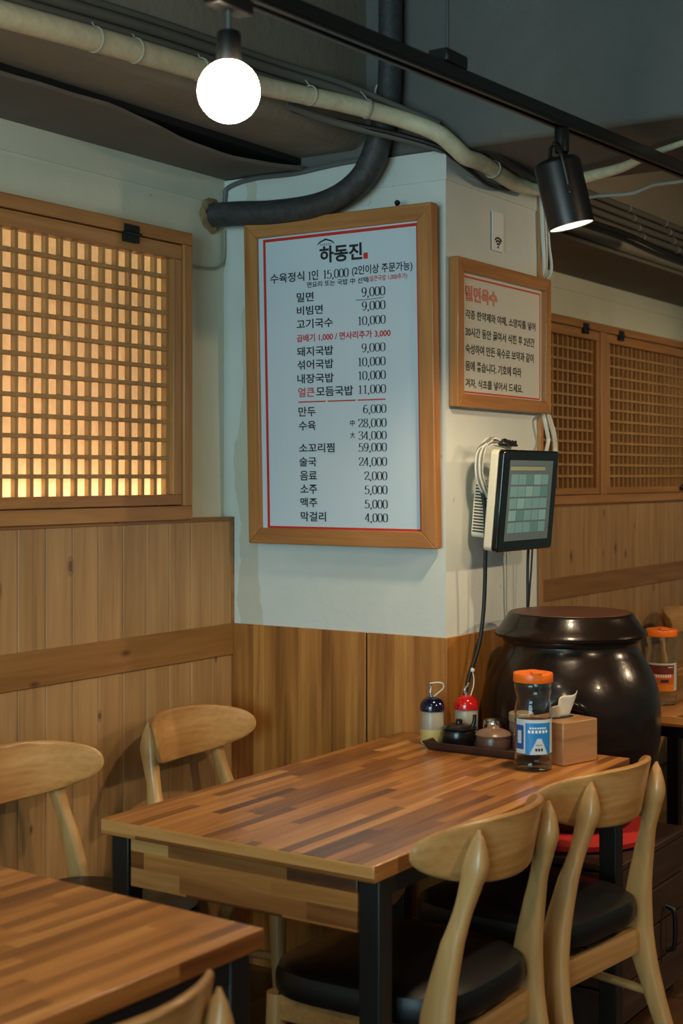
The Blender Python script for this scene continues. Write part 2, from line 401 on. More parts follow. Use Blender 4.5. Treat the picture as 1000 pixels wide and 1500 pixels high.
# sheet under the near beam, sagging open at its front edge
def sag(x): return 0.034*max(0.0, math.sin(math.pi*min(max((x-2.62)/(3.50-2.62), 0), 1)))**1.3
v = []; f = []; n = 70
for i in range(n+1):
    x = -0.5 + (XP-0.002+0.5)*i/n
    e = 2.398 + 0.004*math.sin(x*9) + 0.003*math.sin(x*31)
    for y, t in ((YU-0.001, 0), (2.60, 0.15), (2.50, 0.5), (e, 1.0)):
        v.append((x, y, 2.352 - sag(x)*t*t)); 
    for y, t in ((e, 1.0), (2.50, 0.5), (2.60, 0.15), (YU-0.001, 0)):
        v.append((x, y, 2.362 - sag(x)*t*t))
for i in range(n):
    for j in range(8):
        f.append((i*8+j, i*8+(j+1) % 8, (i+1)*8+(j+1) % 8, (i+1)*8+j))
f.append(tuple(range(8))); f.append(tuple(n*8+j for j in range(8)))
struct(MB().add(v, f).build('ceiling_sheet', m_sheet))
struct(MB().box(-0.5, XP-0.001, 2.415, YU-0.002, 2.366, 2.384).build('ceiling_gap_shade', m_gap_shade, smooth=False))  # black filler, paints the shade in the gap above the sagging sheet
# strip under the far beam
struct(MB().box(X2+0.001, 9.7, 2.275, YU-0.001, 2.352, 2.366).build('ceiling_sheet', m_sheet, smooth=False))
# tongue and groove boards on the long wall
def boards(mb, x0, x1, z0, z1, pitch=0.0972, first=2.4615):
    k = math.floor((x0-first)/pitch); x = first+k*pitch
    while x < x1:
        a, c = max(x, x0), min(x+pitch, x1)
        if c-a > 0.004:
            g = 0.0034
            P = [(a, YU), (a, YW+0.004), (a+g, YW), (c-g, YW), (c, YW+0.004), (c, YU)]
            mb.add([(q[0], q[1], z0) for q in P]+[(q[0], q[1], z1) for q in P],
                   [(i, (i+1) % 6, 6+(i+1) % 6, 6+i) for i in range(6)]+[(5,4,3,2,1,0), (6,7,8,9,10,11)])
        x += pitch
pb = MB(); boards(pb, -3.1, XP-0.001, 0, 1.322); boards(pb, X2+0.002, 9.79, 0, 1.322)
struct(pb.build('trim_1', m_panel, smooth=False))
rb = MB(); rb.box(-3.1, XP-0.0095, YW-0.006, YW, 0.92, ZW); rb.box(X2, 9.79, YW-0.006, YW, 0.92, ZW)
struct(rb.build('trim_2', m_rail, bevel=0.0015))
tb = MB(); tb.box(-3.1, XP-0.0005, YW-0.004, YU, 1.322, 1.334); tb.box(XP-0.012, XP-0.0004, YW-0.004, YU-0.004, ZW, 1.322); tb.box(X2, 9.79, YW-0.004, YU, 1.322, 1.334)
struct(tb.build('trim_3', m_rail, bevel=0.001))
# cladding round the foot of the pillar
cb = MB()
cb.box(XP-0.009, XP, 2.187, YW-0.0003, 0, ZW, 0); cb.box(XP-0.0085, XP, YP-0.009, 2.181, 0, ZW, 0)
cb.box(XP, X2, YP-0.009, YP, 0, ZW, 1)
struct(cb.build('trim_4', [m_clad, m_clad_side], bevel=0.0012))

struct(MB().box(XP-0.0030, XP-0.0002, 2.1805, 2.1875, 0.001, ZW-0.002).build('seam_shade', m_gap_shade, smooth=False))  # added black backing, paints the shade in the cladding seam

# lattice windows
k = NT('lattice_paper'); v_ = k.coord((60,60,60)); nz = k.noise(v_, 1, 3)
tr = k.n('ShaderNodeBsdfTranslucent'); df = k.n('ShaderNodeBsdfDiffuse'); mx = k.n('ShaderNodeMixShader'); mx.inputs[0].default_value = 0.45
pc = k.ramp(nz, [(0.3, lin(238,228,210)), (0.7, lin(246,238,222))])
k.l(pc, tr.inputs[0]); k.l(pc, df.inputs[0]); k.l(tr.outputs[0], mx.inputs[1]); k.l(df.outputs[0], mx.inputs[2])
k.l(mx.outputs[0], k.t.nodes['Material Output'].inputs['Surface']); m_paper = k.m
m_paper_unlit = plain('unlit_lattice_paper', lin(150,112,70), 0.7)  # window paper with no lamp behind, its dimness put into the brown colour
m_tube_light = plain('strip_light', (1.0, 0.79, 0.55, 1), 0.5, emit=330.0)
m_box_white = plain('light_box_lining', lin(168,140,108), 0.6)
def window(n, sashes, x0, x1, lit, hinges):
    root = bpy.data.objects.new('window_%d' % n, None); COL.objects.link(root); root.location = (x0, YU, 1.331); struct(root)
    zb, zt = 0.0, 0.826; w_ = x1-x0
    fr = MB(); yf, yk = -0.052, -0.001
    fr.box(0, w_, yf, yk, zt-0.036, zt, 0); fr.box(0, w_, yf, yk, zb, zb+0.040, 0)
    fr.box(0, 0.037, yf, yk, zb+0.040, zt-0.036, 1); fr.box(w_-0.037, w_, yf, yk, zb+0.040, zt-0.036, 1)
    for a, c in zip(sashes[:-1], sashes[1:]):
        if c[0]-a[1] > 0.01: fr.box(a[1]-x0+0.003, c[0]-x0-0.003, yf+0.004, yk, zb+0.040, zt-0.036, 1)
    fr.build('window_frame', [m_frame_h, m_frame_v], root, bevel=0.0025)
    for a, c in sashes:
        a -= x0; c -= x0; z0, z1 = zb+0.0425, zt-0.0385
        s = MB(); y0, y1 = -0.044, -0.004
        s.box(a, c, y0, y1, z1-0.042, z1, 0); s.box(a, c, y0, y1, z0, z0+0.030, 0)
        s.box(a, a+0.036, y0, y1, z0+0.030, z1-0.042, 1); s.box(c-0.036, c, y0, y1, z0+0.030, z1-0.042, 1)
        so = s.build('sash', [m_frame_h, m_frame_v], root, bevel=0.002)
        l = MB(); ia, ic, iz0, iz1 = a+0.036, c-0.036, z0+0.030, z1-0.042
        nb = round((ic-ia)/0.0535); 
        for i in range(1, nb): 
            x = ia+(ic-ia)*i/nb; l.box(x-0.0062, x+0.0062, -0.022, -0.006, iz0-0.004, iz1+0.004)
        l.box(ic-0.012, ic, -0.026, -0.006, iz0, iz1)
        nh = round((iz1-iz0)/0.0534)
        for i in range(1, nh):
            z = iz0+(iz1-iz0)*i/nh; l.box(ia-0.004, ic+0.004, -0.028, -0.010, z-0.0056, z+0.0056)
        l.build('lattice', m_lattice, so, bevel=0.001, seg=1)
        MB().box(ia-0.006, ic+0.006, -0.0045, -0.0035, iz0-0.006, iz1+0.006).build('paper', m_paper if lit else m_paper_unlit, so, smooth=False)
    for hx in hinges:
        h = MB(); hx -= x0; zc = zt-0.037
        h.box(hx-0.03, hx+0.03, yf-0.003, yf+0.001, zc+0.003, zc+0.024); h.box(hx-0.03, hx+0.03, yf-0.003, -0.0435, zc-0.024, zc-0.003)
        h.tube([(hx-0.036, yf-0.004, zc), (hx+0.036, yf-0.004, zc)], 0.0042, 10, 1)
        for sx in (-1, 1):
            for zz in (0.014, -0.014): h.lathe([(0.0001, 0), (0.003, 0.0004), (0.0015, 0.0014)], 8, T((hx+sx*0.018, yf-0.003, zc+zz)) @ Matrix.Rotation(R(90), 4, 'X'), 1)
        h.build('hinge', [m_black, plain('screw_head', lin(70,70,72), 0.3, 1)], root)
    return root
win = window(1, [(1.79, 3.189)], 1.752, 3.228, True, [2.03, 2.965])
hb = MB(); hb.box(0.09, 0.10, 0.0, 0.179, 0.070, 0.753); 
MB().box(LBX0-1.752+0.001, LBX1-1.752-0.001, 0.1785, 0.1795, 0.071, 0.752).build('light_box_back', m_box_white, win, smooth=False)
lt = MB(); lt.tube([(LBX0-1.752+0.03, 0.030, 0.084), (LBX1-1.752-0.03, 0.030, 0.084)], 0.008, 12, 1)
lt.build('strip_lamp', m_tube_light, win)
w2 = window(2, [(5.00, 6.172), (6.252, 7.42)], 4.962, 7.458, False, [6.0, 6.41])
h = MB(); h.tube([(7.215-4.962, -0.056, 0.052), (7.215-4.962, -0.066, 0.066), (7.215-4.962, -0.056, 0.08)], 0.006, 10, 6)
h.lathe([(0.016, 0), (0.016, 0.004), (0.006, 0.012)], 16, T((7.215-4.962, -0.050, 0.066)) @ Matrix.Rotation(R(90), 4, 'X'))
h.tube([(7.235-4.962, -0.060, 0.060), (7.255-4.962, -0.064, 0.035), (7.245-4.962, -0.064, 0.012), (7.225-4.962, -0.064, 0.02)], 0.004, 8, 6)
h.build('latch', m_black, w2)

# ------------------------------------------------------------------ tables
def table(label, loc, rz, X, Y, drawer):
    """top corner at the -x,-y corner"""
    t = thing('dining_table', label, 'table', loc, rz)
    MB().box(0, X, 0, Y, 0.713, 0.745, 0, None, 1, 2).build('tabletop', [m_top, m_top_end, m_top_side], t, bevel=0.0025)
    for x in (0.028, X-0.075):
        for y in (0.006, Y-0.052):
            MB().box(x, x+0.046, y, y+0.046, 0, 0.7125).build('leg', m_steel, t, bevel=0.003)
    a = MB(); 
    a.box(0.074, X-0.075, 0.008, 0.034, 0.676, 0.7125); a.box(0.074, X-0.075, Y-0.034, Y-0.008, 0.676, 0.7125)
    a.box(X-0.060, X-0.034, 0.052, Y-0.052, 0.676, 0.7125)
    if not drawer: a.box(0.033, 0.060, 0.052, Y-0.052, 0.676, 0.7125)
    a.build('steel_apron', m_steel, t, bevel=0.002)
    if drawer:
        MB().box(0.030, 0.050, 0.056, Y-0.056, 0.606, 0.711).build('drawer_front', m_drawer, t, bevel=0.002)
        d = MB(); sd = [(0.051, 0.622), (0.18, 0.622), (0.215, 0.636), (0.235, 0.665), (0.24, 0.711), (0.051, 0.711)]
        for y in (0.066, Y-0.078):
            d.add([(q[0], y, q[1]) for q in sd]+[(q[0], y+0.012, q[1]) for q in sd], [(i, (i+1) % 6, 6+(i+1) % 6, 6+i) for i in range(6)]+[(5,4,3,2,1,0), (6,7,8,9,10,11)])
        d.box(0.051, 0.20, 0.078, Y-0.078, 0.624, 0.632)
        d.build('drawer_box', m_drawer, t)
    return t
table('block-patterned wooden dining table with black steel legs, end touching the pillar', (2.216, 1.3935, 0), 0, 1.211, 0.672, True)
table('block-patterned wooden dining table cut off by the lower left corner, nothing on it', (0.622, 1.397, 0), -2.3, 1.20, 0.636, True)
table('block-patterned wooden dining table carrying a water bottle, behind the big jar', (4.09, 1.30, 0), 0, 1.20, 0.68, False)

# ------------------------------------------------------------------ chairs
def chair(label, loc, rz, group=None):
    t = thing('dining_chair', label, 'chair', loc, rz, group)
    # seat cushion
    v = []; f = []; seg = 48; rings = [(0.90, 0.412), (0.985, 0.418), (1.0, 0.430), (1.0, 0.452), (0.975, 0.468), (0.90, 0.477), (0.6, 0.481), (0.2, 0.482)]
    for s_, z in rings:
        for i in range(seg):
            a = 2*math.pi*i/seg; c, d = math.cos(a), math.sin(a)
            x = 0.222*math.copysign(abs(c)**0.55, c); y = 0.222*math.copysign(abs(d)**0.55, d)
            x *= 1+0.10*(y/0.222)*0.6
            v.append((x*s_, y*s_+0.005, z))
    for j in range(len(rings)-1):
        for i in range(seg): f.append((j*seg+i, j*seg+(i+1) % seg, (j+1)*seg+(i+1) % seg, (j+1)*seg+i))
    f.append(tuple(range(seg-1, -1, -1))); f.append(tuple((len(rings)-1)*seg+i for i in range(seg)))
    MB().add(v, f).build('seat', m_leather, t)
    # frame rails below the seat
    r = MB(); r.box(-0.185, 0.185, 0.168, 0.190, 0.366, 0.417)
    for sx in (-1, 1):
        r.add([(sx*0.176, -0.19, 0.366), (sx*0.196, -0.19, 0.366), (sx*0.207, 0.18, 0.366), (sx*0.187, 0.18, 0.366),
               (sx*0.176, -0.19, 0.417), (sx*0.196, -0.19, 0.417), (sx*0.207, 0.18, 0.417), (sx*0.187, 0.18, 0.417)],
              [(0,1,2,3), (4,5,6,7), (0,1,5,4), (1,2,6,5), (2,3,7,6), (3,0,4,7)])
    r.build('seat_frame', m_chair_x, t, bevel=0.003)
    for sx in (-1, 1):
        L = MB(); L.sweep([(sx*0.206, 0.205, 0, 0.012, 0.012), (sx*0.202, 0.198, 0.16, 0.016, 0.016), (sx*0.196, 0.188, 0.32, 0.020, 0.020), (sx*0.193, 0.184, 0.417, 0.021, 0.021)], 16, 5, 2.3)
        L.build('leg', m_chair, t)
        L = MB(); L.sweep([(sx*0.207, -0.300, 0, 0.014, 0.016), (sx*0.203, -0.258, 0.12, 0.016, 0.021), (sx*0.197, -0.212, 0.26, 0.017, 0.027),
                           (sx*0.190, -0.188, 0.36, 0.018, 0.034), (sx*0.185, -0.184, 0.43, 0.018, 0.035), (sx*0.177, -0.193, 0.50, 0.0175, 0.029), (sx*0.169, -0.209, 0.58, 0.0170, 0.0225),
                           (sx*0.159, -0.224, 0.635, 0.0165, 0.0180), (sx*0.152, -0.239, 0.690, 0.0190, 0.0210), (sx*0.148, -0.246, 0.722, 0.0205, 0.0245), (sx*0.147, -0.249, 0.748, 0.0165, 0.0205), (sx*0.1465, -0.2515, 0.775, 0.0085, 0.0120), (sx*0.146, -0.253, 0.793, 0.0022, 0.0035)], 24, 6, 3.0)
        L.build('leg', m_chair, t)
    MB().sweep([(0, -0.186, 0.332, 0.188, 0.009), (0, -0.186, 0.342, 0.188, 0.011), (0, -0.186, 0.382, 0.186, 0.011), (0, -0.186, 0.390, 0.186, 0.008)], 24, 2, 8).build('stretcher', m_chair_x, t)
    for sx in (-1, 1):
        MB().tube([(sx*0.195, -0.235, 0.235), (sx*0.199, 0.19, 0.255)], 0.0105, 12, 1).build('stretcher', m_chair, t)
    # curved backrest
    v = []; f = []; seg = 64; rg = [0.0, 0.25, 0.5, 0.7, 0.85, 0.94, 0.985, 1.0]
    def at(rho, a, side):
        c, d = math.cos(a), math.sin(a); e = 0.80 if d > 0 else 0.95
        x = 0.232*rho*math.copysign(abs(c)**(0.74 if d > 0 else 0.9), c)
        u = x/0.232
        hh = (0.062 if d > 0 else 0.074)
        z = 0.750 + hh*rho*math.copysign(abs(d)**e, d)
        y = -0.263 + 0.108*u*u - 0.20*(z-0.745)
        th = 0.0082*(1-max(0, (rho-0.94)/0.06)**2*0.55)
        return (x, y + side*th, z)
    for side in (-1, 1):
        for rho in rg[1:]:
            for i in range(seg): v.append(at(rho, 2*math.pi*i/seg, side))
        v.append(at(0, 0, side))
    m = len(rg)-1; N = m*seg+1
    for k_ in (0, 1):
        for j in range(m-1):
            for i in range(seg): f.append((k_*N+j*seg+i, k_*N+j*seg+(i+1) % seg, k_*N+(j+1)*seg+(i+1) % seg, k_*N+(j+1)*seg+i))
        for i in range(seg): f.append((k_*N+N-1, k_*N+i, k_*N+(i+1) % seg))
    for i in range(seg): f.append(((m-1)*seg+i, (m-1)*seg+(i+1) % seg, N+(m-1)*seg+(i+1) % seg, N+(m-1)*seg+i))
    MB().add(v, f).build('backrest', m_chair_x, t)
    return t
c0 = chair('pale wooden chair with black seat at the near end of the main table', (2.538, 1.520, 0), -1)
dup(c0, (3.074, 1.500, 0), -7, 'pale wooden chair with black seat beside the orange-capped bottle, in front of the jar')
dup(c0, (3.093, 2.317, 0), 184, 'wooden chair pushed into the corner between board wall and pillar')
dup(c0, (2.425, 2.312, 0), 180, 'wooden chair against the board wall under the glowing window, cut by the left edge')
dup(c0, (1.330, 1.418, 0), -2, 'wooden chair of which only a backrest tip shows at the bottom edge')
dup(c0, (6.80, 2.30, 0), 178, 'wooden chair seen past the jar lid, against the far board wall')

# ------------------------------------------------------------------ big jar on its crate
JX, JY = 3.70, 1.68
cr = thing('wooden_crate', 'dark wooden crate on the floor under the big jar', 'crate', (3.712, 1.68, 0), 0)
mcr = wood('crate_wood', lin(34,22,15), lin(54,36,24), lin(72,50,34), 'x', 40, 0.55)
for i in range(4):
    c = MB(); z = 0.03+i*0.102; c.box(-0.254, 0.254, -0.232, -0.222, z, z+0.096); c.box(-0.254, 0.254, 0.222, 0.232, z, z+0.096)
    c.box(-0.254, -0.232, -0.221, 0.221, z, z+0.096); c.box(0.232, 0.254, -0.221, 0.221, z, z+0.096); c.build('slat', mcr, cr, bevel=0.002)
MB().box(-0.258, 0.258, -0.242, 0.242, 0.438, 0.456).build('top_board', mcr, cr, bevel=0.003)
for sx in (-1, 1):
    for sy in (-1, 1): MB().box(sx*0.217-0.02, sx*0.217+0.02, sy*0.201-0.02, sy*0.201+0.02, 0, 0.437).build('corner_post', mcr, cr)
h = MB(); h.tube([(0.09, -0.240, 0.27), (0.09, -0.262, 0.26), (0.09, -0.266, 0.21), (0.09, -0.262, 0.16), (0.09, -0.240, 0.15)], 0.007, 10, 6)
h.build('handle', m_black, cr)
pad = MB().lathe([(0.05, 0.4565), (0.205, 0.4565), (0.222, 0.464), (0.226, 0.478), (0.218, 0.492), (0.2, 0.497), (0.05, 0.497)], 56, T((JX, JY, 0)))
tag(pad.build('jar_cushion', plain('red_cloth', lin(190,34,30), 0.8)), 'round red cushion between the crate and the big jar', 'cushion')
jar = thing('earthenware_jar', 'big glossy brown-black earthenware jar with wide lid, beside the pillar', 'jar', (JX, JY, 0.498))
pr = [(0.10, 0.0), (0.165, 0.002), (0.172, 0.012), (0.19, 0.05), (0.215, 0.11), (0.234, 0.17), (0.244, 0.222), (0.2465, 0.228), (0.2462, 0.234), (0.2475, 0.26), (0.2478, 0.30), (0.2465, 0.335), (0.241, 0.37), (0.230, 0.405), (0.214, 0.437), (0.197, 0.465), (0.186, 0.482), (0.184, 0.495), (0.19, 0.503), (0.190, 0.510), (0.178, 0.511), (0.172, 0.49), (0.185, 0.44), (0.2, 0.40), (0.1, 0.39)]
MB().lathe(pr, 72).build('jar_body', m_glaze, jar)
for az in (-157, 23):
    h = MB(); a0 = R(az); pts = []
    for i in range(9):
        t_ = -1+2*i/8; rr = 0.236 + 0.034*(1-t_**4) if abs(t_) < 1 else 0.234
        ang = a0 + t_*0.22; z = 0.318 + 0.046*(1-t_*t_)
        pts.append((rr*math.cos(ang), rr*math.sin(ang), z))
    h.tube(pts, [0.010, 0.014, 0.016, 0.017, 0.017, 0.017, 0.016, 0.014, 0.010], 14, 5); h.build('handle', m_glaze, jar)
Ml = T((0, 0, 0.511))
lid = MB().lathe([(0.10, 0.0), (0.195, 0.0), (0.209, 0.004), (0.2115, 0.012), (0.207, 0.020), (0.197, 0.028), (0.176, 0.060), (0.173, 0.066), (0.169, 0.0685), (0.165, 0.068)], 72, Ml).build('jar_lid', m_glaze, jar)
MB().lathe([(0.02, 0.063), (0.163, 0.063), (0.1675, 0.0665), (0.1655, 0.0695), (0.15, 0.0705), (0.05, 0.0725), (0.004, 0.073)], 72, Ml).build('lid_top', m_lid_top, lid)
lid['label'] = 'wide glazed lid'

# ------------------------------------------------------------------ menu board on the pillar
mn = thing('menu_board', 'large framed price list hanging on the white front of the pillar', 'menu board', (3.4055, 2.2555, 1.2585), -90)
mn.rotation_euler = (R(1.6), 0, R(-90))
Z0 = 1.2585
def mitred(x0, x1, z0, z1, wd, y0, y1, mats, parent, bev=0.0025):
    fr = MB()
    for (P, mi) in ((((x0,z0),(x1,z0),(x1-wd,z0+wd),(x0+wd,z0+wd)), 0), (((x0,z1),(x1,z1),(x1-wd,z1-wd),(x0+wd,z1-wd)), 0),
                    (((x0,z0),(x0,z1),(x0+wd,z1-wd),(x0+wd,z0+wd)), 1), (((x1,z0),(x1,z1),(x1-wd,z1-wd),(x1-wd,z0+wd)), 1)):
        fr.add([(a, y0, c) for a, c in P]+[(a, y1, c) for a, c in P], [(0,1,2,3), (4,5,6,7), (0,1,5,4), (1,2,6,5), (2,3,7,6), (3,0,4,7)], mi)
    return fr.build('frame', mats, parent, bevel=bev)
mitred(-0.3165, 0.3185, 0, 0.939, 0.046, -0.012, 0.022, [m_frame_local_h, m_frame_local_v], mn)
MB().box(-0.272, 0.274, -0.001, 0.016, 0.030, 0.905).build('panel', m_panel_print, mn, smooth=False)
bd = MB(); yb = -0.0016; bx0, bx1, bz0, bz1 = -0.2535, 0.273, 0.0435, 0.8885; bw = 0.0085
bd.box(bx0, bx1, yb, yb+0.0008, bz0, bz0+bw); bd.box(bx0, bx1, yb, yb+0.0008, bz1-bw, bz1)
bd.box(bx0, bx0+bw, yb, yb+0.0008, bz0+bw, bz1-bw); bd.box(bx1-bw, bx1, yb, yb+0.0008, bz0+bw, bz1-bw)
bd.box(-0.1365, -0.042, yb, yb+0.0008, 1.668-Z0, 1.6715-Z0); bd.box(-0.035, 0.060, yb, yb+0.0008, 1.668-Z0, 1.6715-Z0); bd.box(0.067, 0.1585, yb, yb+0.0008, 1.668-Z0, 1.6715-Z0)
bd.box(0.0935, 0.1075, yb, yb+0.0008, 2.063-Z0, 2.080-Z0)
bd.build('red_border', m_red, mn, smooth=False)
ROWS = [('하동진', -0.0545, 0.0895, 2.062, 2.110, 'B'), ('수육정식', -0.2295, -0.1085, 2.017, 2.045, 'k'), ('1', -0.097, -0.084, 2.011, 2.043, 'k'), ('인', -0.083, -0.0605, 2.017, 2.045, 'k'), ('15,000', -0.0455, 0.0435, 2.011, 2.043, 'k'),
('(2인이상 주문가능)', 0.0545, 0.2515, 2.016, 2.046, 'k'), ('면요리 또는 국밥 中 선택', -0.0995, 0.1075, 1.996, 2.013, 'k'), ('(얼큰국밥 1,000추가)', 0.1085, 0.2345, 1.996, 2.014, 'r'),
('밀면', -0.1365, -0.0775, 1.957, 1.984, 'k'), ('9,000', 0.0855, 0.1635, 1.951, 1.984, 'k'), ('비빔면', -0.1365, -0.0465, 1.919, 1.945, 'k'), ('9,000', 0.0855, 0.1635, 1.913, 1.945, 'k'),
('고기국수', -0.1385, -0.0125, 1.880, 1.907, 'k'), ('10,000', 0.0695, 0.1635, 1.873, 1.904, 'k'), ('곱배기 1,000 / 면사리추가 3,000', -0.1385, 0.1785, 1.841, 1.864, 'R'),
('돼지국밥', -0.1385, -0.0125, 1.801, 1.828, 'k'), ('9,000', 0.0825, 0.1615, 1.797, 1.828, 'k'), ('섞어국밥', -0.1385, -0.0125, 1.763, 1.790, 'k'), ('10,000', 0.0675, 0.1615, 1.758, 1.789, 'k'),
('내장국밥', -0.1385, -0.0125, 1.723, 1.750, 'k'), ('10,000', 0.0675, 0.1615, 1.720, 1.751, 'k'), ('얼큰', -0.1365, -0.0795, 1.684, 1.711, 'r'), ('모듬국밥', -0.0735, 0.0525, 1.684, 1.712, 'k'),
('11,000', 0.0675, 0.1615, 1.681, 1.712, 'k'), ('만두', -0.1365, -0.0765, 1.628, 1.656, 'k'), ('6,000', 0.0845, 0.1615, 1.626, 1.657, 'k'), ('수육', -0.1365, -0.0765, 1.588, 1.615, 'k'),
('中', 0.0405, 0.0565, 1.597, 1.615, 'k'), ('28,000', 0.0675, 0.1615, 1.587, 1.618, 'k'), ('大', 0.0405, 0.0565, 1.563, 1.581, 'k'), ('34,000', 0.0675, 0.1615, 1.553, 1.583, 'k'),
('소꼬리찜', -0.1365, -0.0135, 1.524, 1.551, 'k'), ('59,000', 0.0675, 0.1615, 1.519, 1.550, 'k'), ('술국', -0.1365, -0.0765, 1.484, 1.511, 'k'), ('24,000', 0.0675, 0.1615, 1.479, 1.510, 'k'),
('음료', -0.1345, -0.0755, 1.444, 1.472, 'k'), ('2,000', 0.0855, 0.1615, 1.439, 1.470, 'k'), ('소주', -0.1345, -0.0755, 1.405, 1.432, 'k'), ('5,000', 0.0855, 0.1615, 1.400, 1.431, 'k'),
('맥주', -0.1345, -0.0755, 1.367, 1.394, 'k'), ('5,000', 0.0855, 0.1615, 1.360, 1.391, 'k'), ('막걸리', -0.1345, -0.0465, 1.326, 1.354, 'k'), ('4,000', 0.0855, 0.1615, 1.322, 1.353, 'k')]
for s_, x0, x1, z0, z1, c in ROWS:
    q = MB()
    if set(s_) <= set('0123456789,'): numerals(q, s_, x0, x1, z0-Z0, z1-Z0, -0.0018)
    else: glyphs(q, s_, x0, x1, z0-Z0, z1-Z0, -0.0018, {'B': 0.030, 'R': 0.022, 'r': 0.012, 'k': 0.016}[c])
    q.build('lettering', m_red if c in 'rR' else m_ink, mn, smooth=False)
# little tiled roof over the name and the handwritten stroke under the first price
tk = MB()
tk.tube([(-0.0605, -0.0018, 0.857), (-0.052, -0.0018, 0.864), (-0.04, -0.0018, 0.868), (-0.0325, -0.0018, 0.8705), (-0.025, -0.0018, 0.868), (-0.013, -0.0018, 0.864), (-0.0045, -0.0018, 0.857)], [0.0012, 0.002, 0.0022, 0.0024, 0.0022, 0.002, 0.0012], 6, 4)
for i in range(6): tk.box(-0.050+i*0.0065, -0.0485+i*0.0065, -0.0018, -0.0012, 0.8535, 0.859)
tk.build('roof_emblem', m_ink, mn, smooth=False)
MB().tube([(0.0655, -0.0018, 1.950-Z0), (0.10, -0.0018, 1.949-Z0), (0.157, -0.0018, 1.9515-Z0)], 0.0008, 6, 4).build('pen_stroke', m_ink, mn, smooth=False)
for x in (-0.1725, 0.2025):
    hk = MB(); hk.lathe([(0.0001, -0.004), (0.007, -0.003), (0.008, 0.003), (0.005, 0.009)], 14, T((x, 0.006, 0.950)) @ Matrix.Rotation(R(90), 4, 'X')); hk.box(x-0.004, x+0.004, 0.002, 0.006, 0.937, 0.952)
    hk.build('hook', m_black, mn)

# ------------------------------------------------------------------ framed sign on the pillar side
sg = thing('framed_sign', 'small framed notice about the broth on the side face of the pillar', 'sign', (3.745, 1.931, 1.6475), 0)
Z1 = 1.6475
mitred(-0.291, 0.304, 0, 0.412, 0.037, -0.029, -0.001, [m_frame_local_h, m_frame_local_v], sg)
MB().box(-0.258, 0.271, -0.014, -0.003, 0.03, 0.385).build('panel', m_sign_paper, sg, smooth=False)
sb = MB(); y = -0.0148
sb.box(-0.25, 0.255, y, y+0.0006, 0.361, 0.366); sb.box(-0.25, 0.252, y, y+0.0006, 0.0405, 0.0455); sb.box(0.250, 0.255, y, y+0.0006, 0.0455, 0.361)
m_ib, m_pf = plain('brown_ink', lin(52,46,40), 0.5), plain('pale_red_fill', lin(206,150,128), 0.5)
for s_, x0, x1, z0, z1, c in [('밀면육수', -0.231, -0.038, 1.945, 1.989, 'O'), ('각종 한약제와 야채, 소양지를 넣어', -0.231, 0.215, 1.894, 1.921, 'k'), ('30시간 동안 끓여서 식힌 후 2년간', -0.231, 0.209, 1.846, 1.873, 'k'),
    ('숙성하여 만든 육수로 보약과 같이', -0.231, 0.203, 1.798, 1.826, 'k'), ('몸에 좋습니다. 기호에 따라', -0.231, 0.12, 1.750, 1.778, 'k'), ('겨자, 식초를 넣어서 드세요.', -0.231, 0.129, 1.702, 1.729, 'k')]:
    q = MB()
    if c == 'O':
        glyphs(q, s_, x0+0.009, x1+0.009, z0-Z1, z1-Z1, -0.0144, 0.05); glyphs(q, s_, x0+0.012, x1+0.006, z0-Z1+0.002, z1-Z1-0.002, -0.0150, 0.012, 1)
        q.build('lettering', [m_red_soft, m_pf], sg, smooth=False)
    else:
        glyphs(q, s_, x0+0.010, x1+0.006, z0-Z1, z1-Z1, -0.0146, 0.020); q.build('lettering', m_ib, sg, smooth=False)
sb.build('red_border', m_red_soft, sg, smooth=False)
# wifi sticker
ws = thing('wifi_sticker', 'small white sticker with a wifi symbol high on the pillar side', 'sticker', (3.739, 1.9279, 2.110))
MB().box(-0.036, 0.036, -0.0015, 0.0, 0, 0.113).build('card', plain('sticker_white', lin(236,238,230), 0.3), ws, smooth=False)
wi = MB()
for r_ in (0.010, 0.0185, 0.027):
    wi.tube([(r_*math.sin(a), -0.0018, 0.012+r_*math.cos(a)) for a in [R(q) for q in range(-45, 46, 15)]], 0.0026, 6, 2)
wi.lathe([(0.004, 0), (0.004, 0.0006)], 12, T((0, -0.0016, 0.012)) @ Matrix.Rotation(R(90), 4, 'X'))
wi.build('wifi_symbol', m_ink, ws)

# ------------------------------------------------------------------ order terminal on the pillar side
tm = thing('order_terminal', 'touch screen order terminal with black bezel hung on the pillar side', 'terminal', (3.665, 1.803, 1.247))
tm.rotation_euler = (R(5.2), 0, 0)
m_bezel = plain('gloss_black_bezel', lin(12,12,13), 0.14, coat=0.5)
m_cream = plain('cream_plastic', lin(214,208,184), 0.45)
def rrect(mb, x0, x1, z0, z1, y0, y1, r, mi=0):
    P = []
    for cx, cz, a0 in ((x1-r, z1-r, 0), (x0+r, z1-r, 90), (x0+r, z0+r, 180), (x1-r, z0+r, 270)):
        for i in range(6): a = R(a0+18*i); P.append((cx+r*math.cos(a), cz+r*math.sin(a)))
    n = len(P); mb.add([(a, y0, c) for a, c in P]+[(a, y1, c) for a, c in P], [(i, (i+1) % n, n+(i+1) % n, n+i) for i in range(n)]+[tuple(range(n)), tuple(n+i for i in range(n))], mi)
q = MB(); rrect(q, -0.172, 0.172, 0, 0.282, 0, 0.020, 0.012); q.build('bezel', m_bezel, tm, bevel=0.004, seg=3)
q = MB(); rrect(q, -0.170, 0.166, 0.002, 0.280, 0.0205, 0.046, 0.014); q.build('housing', m_cream, tm, bevel=0.004)
q = MB(); q.box(-0.136, 0.136, -0.0006, 0.001, 0.030, 0.254); q.build('screen', plain('screen_glow', lin(84,94,94), 0.25, emit=0.16), tm, smooth=False)
tiles = MB()
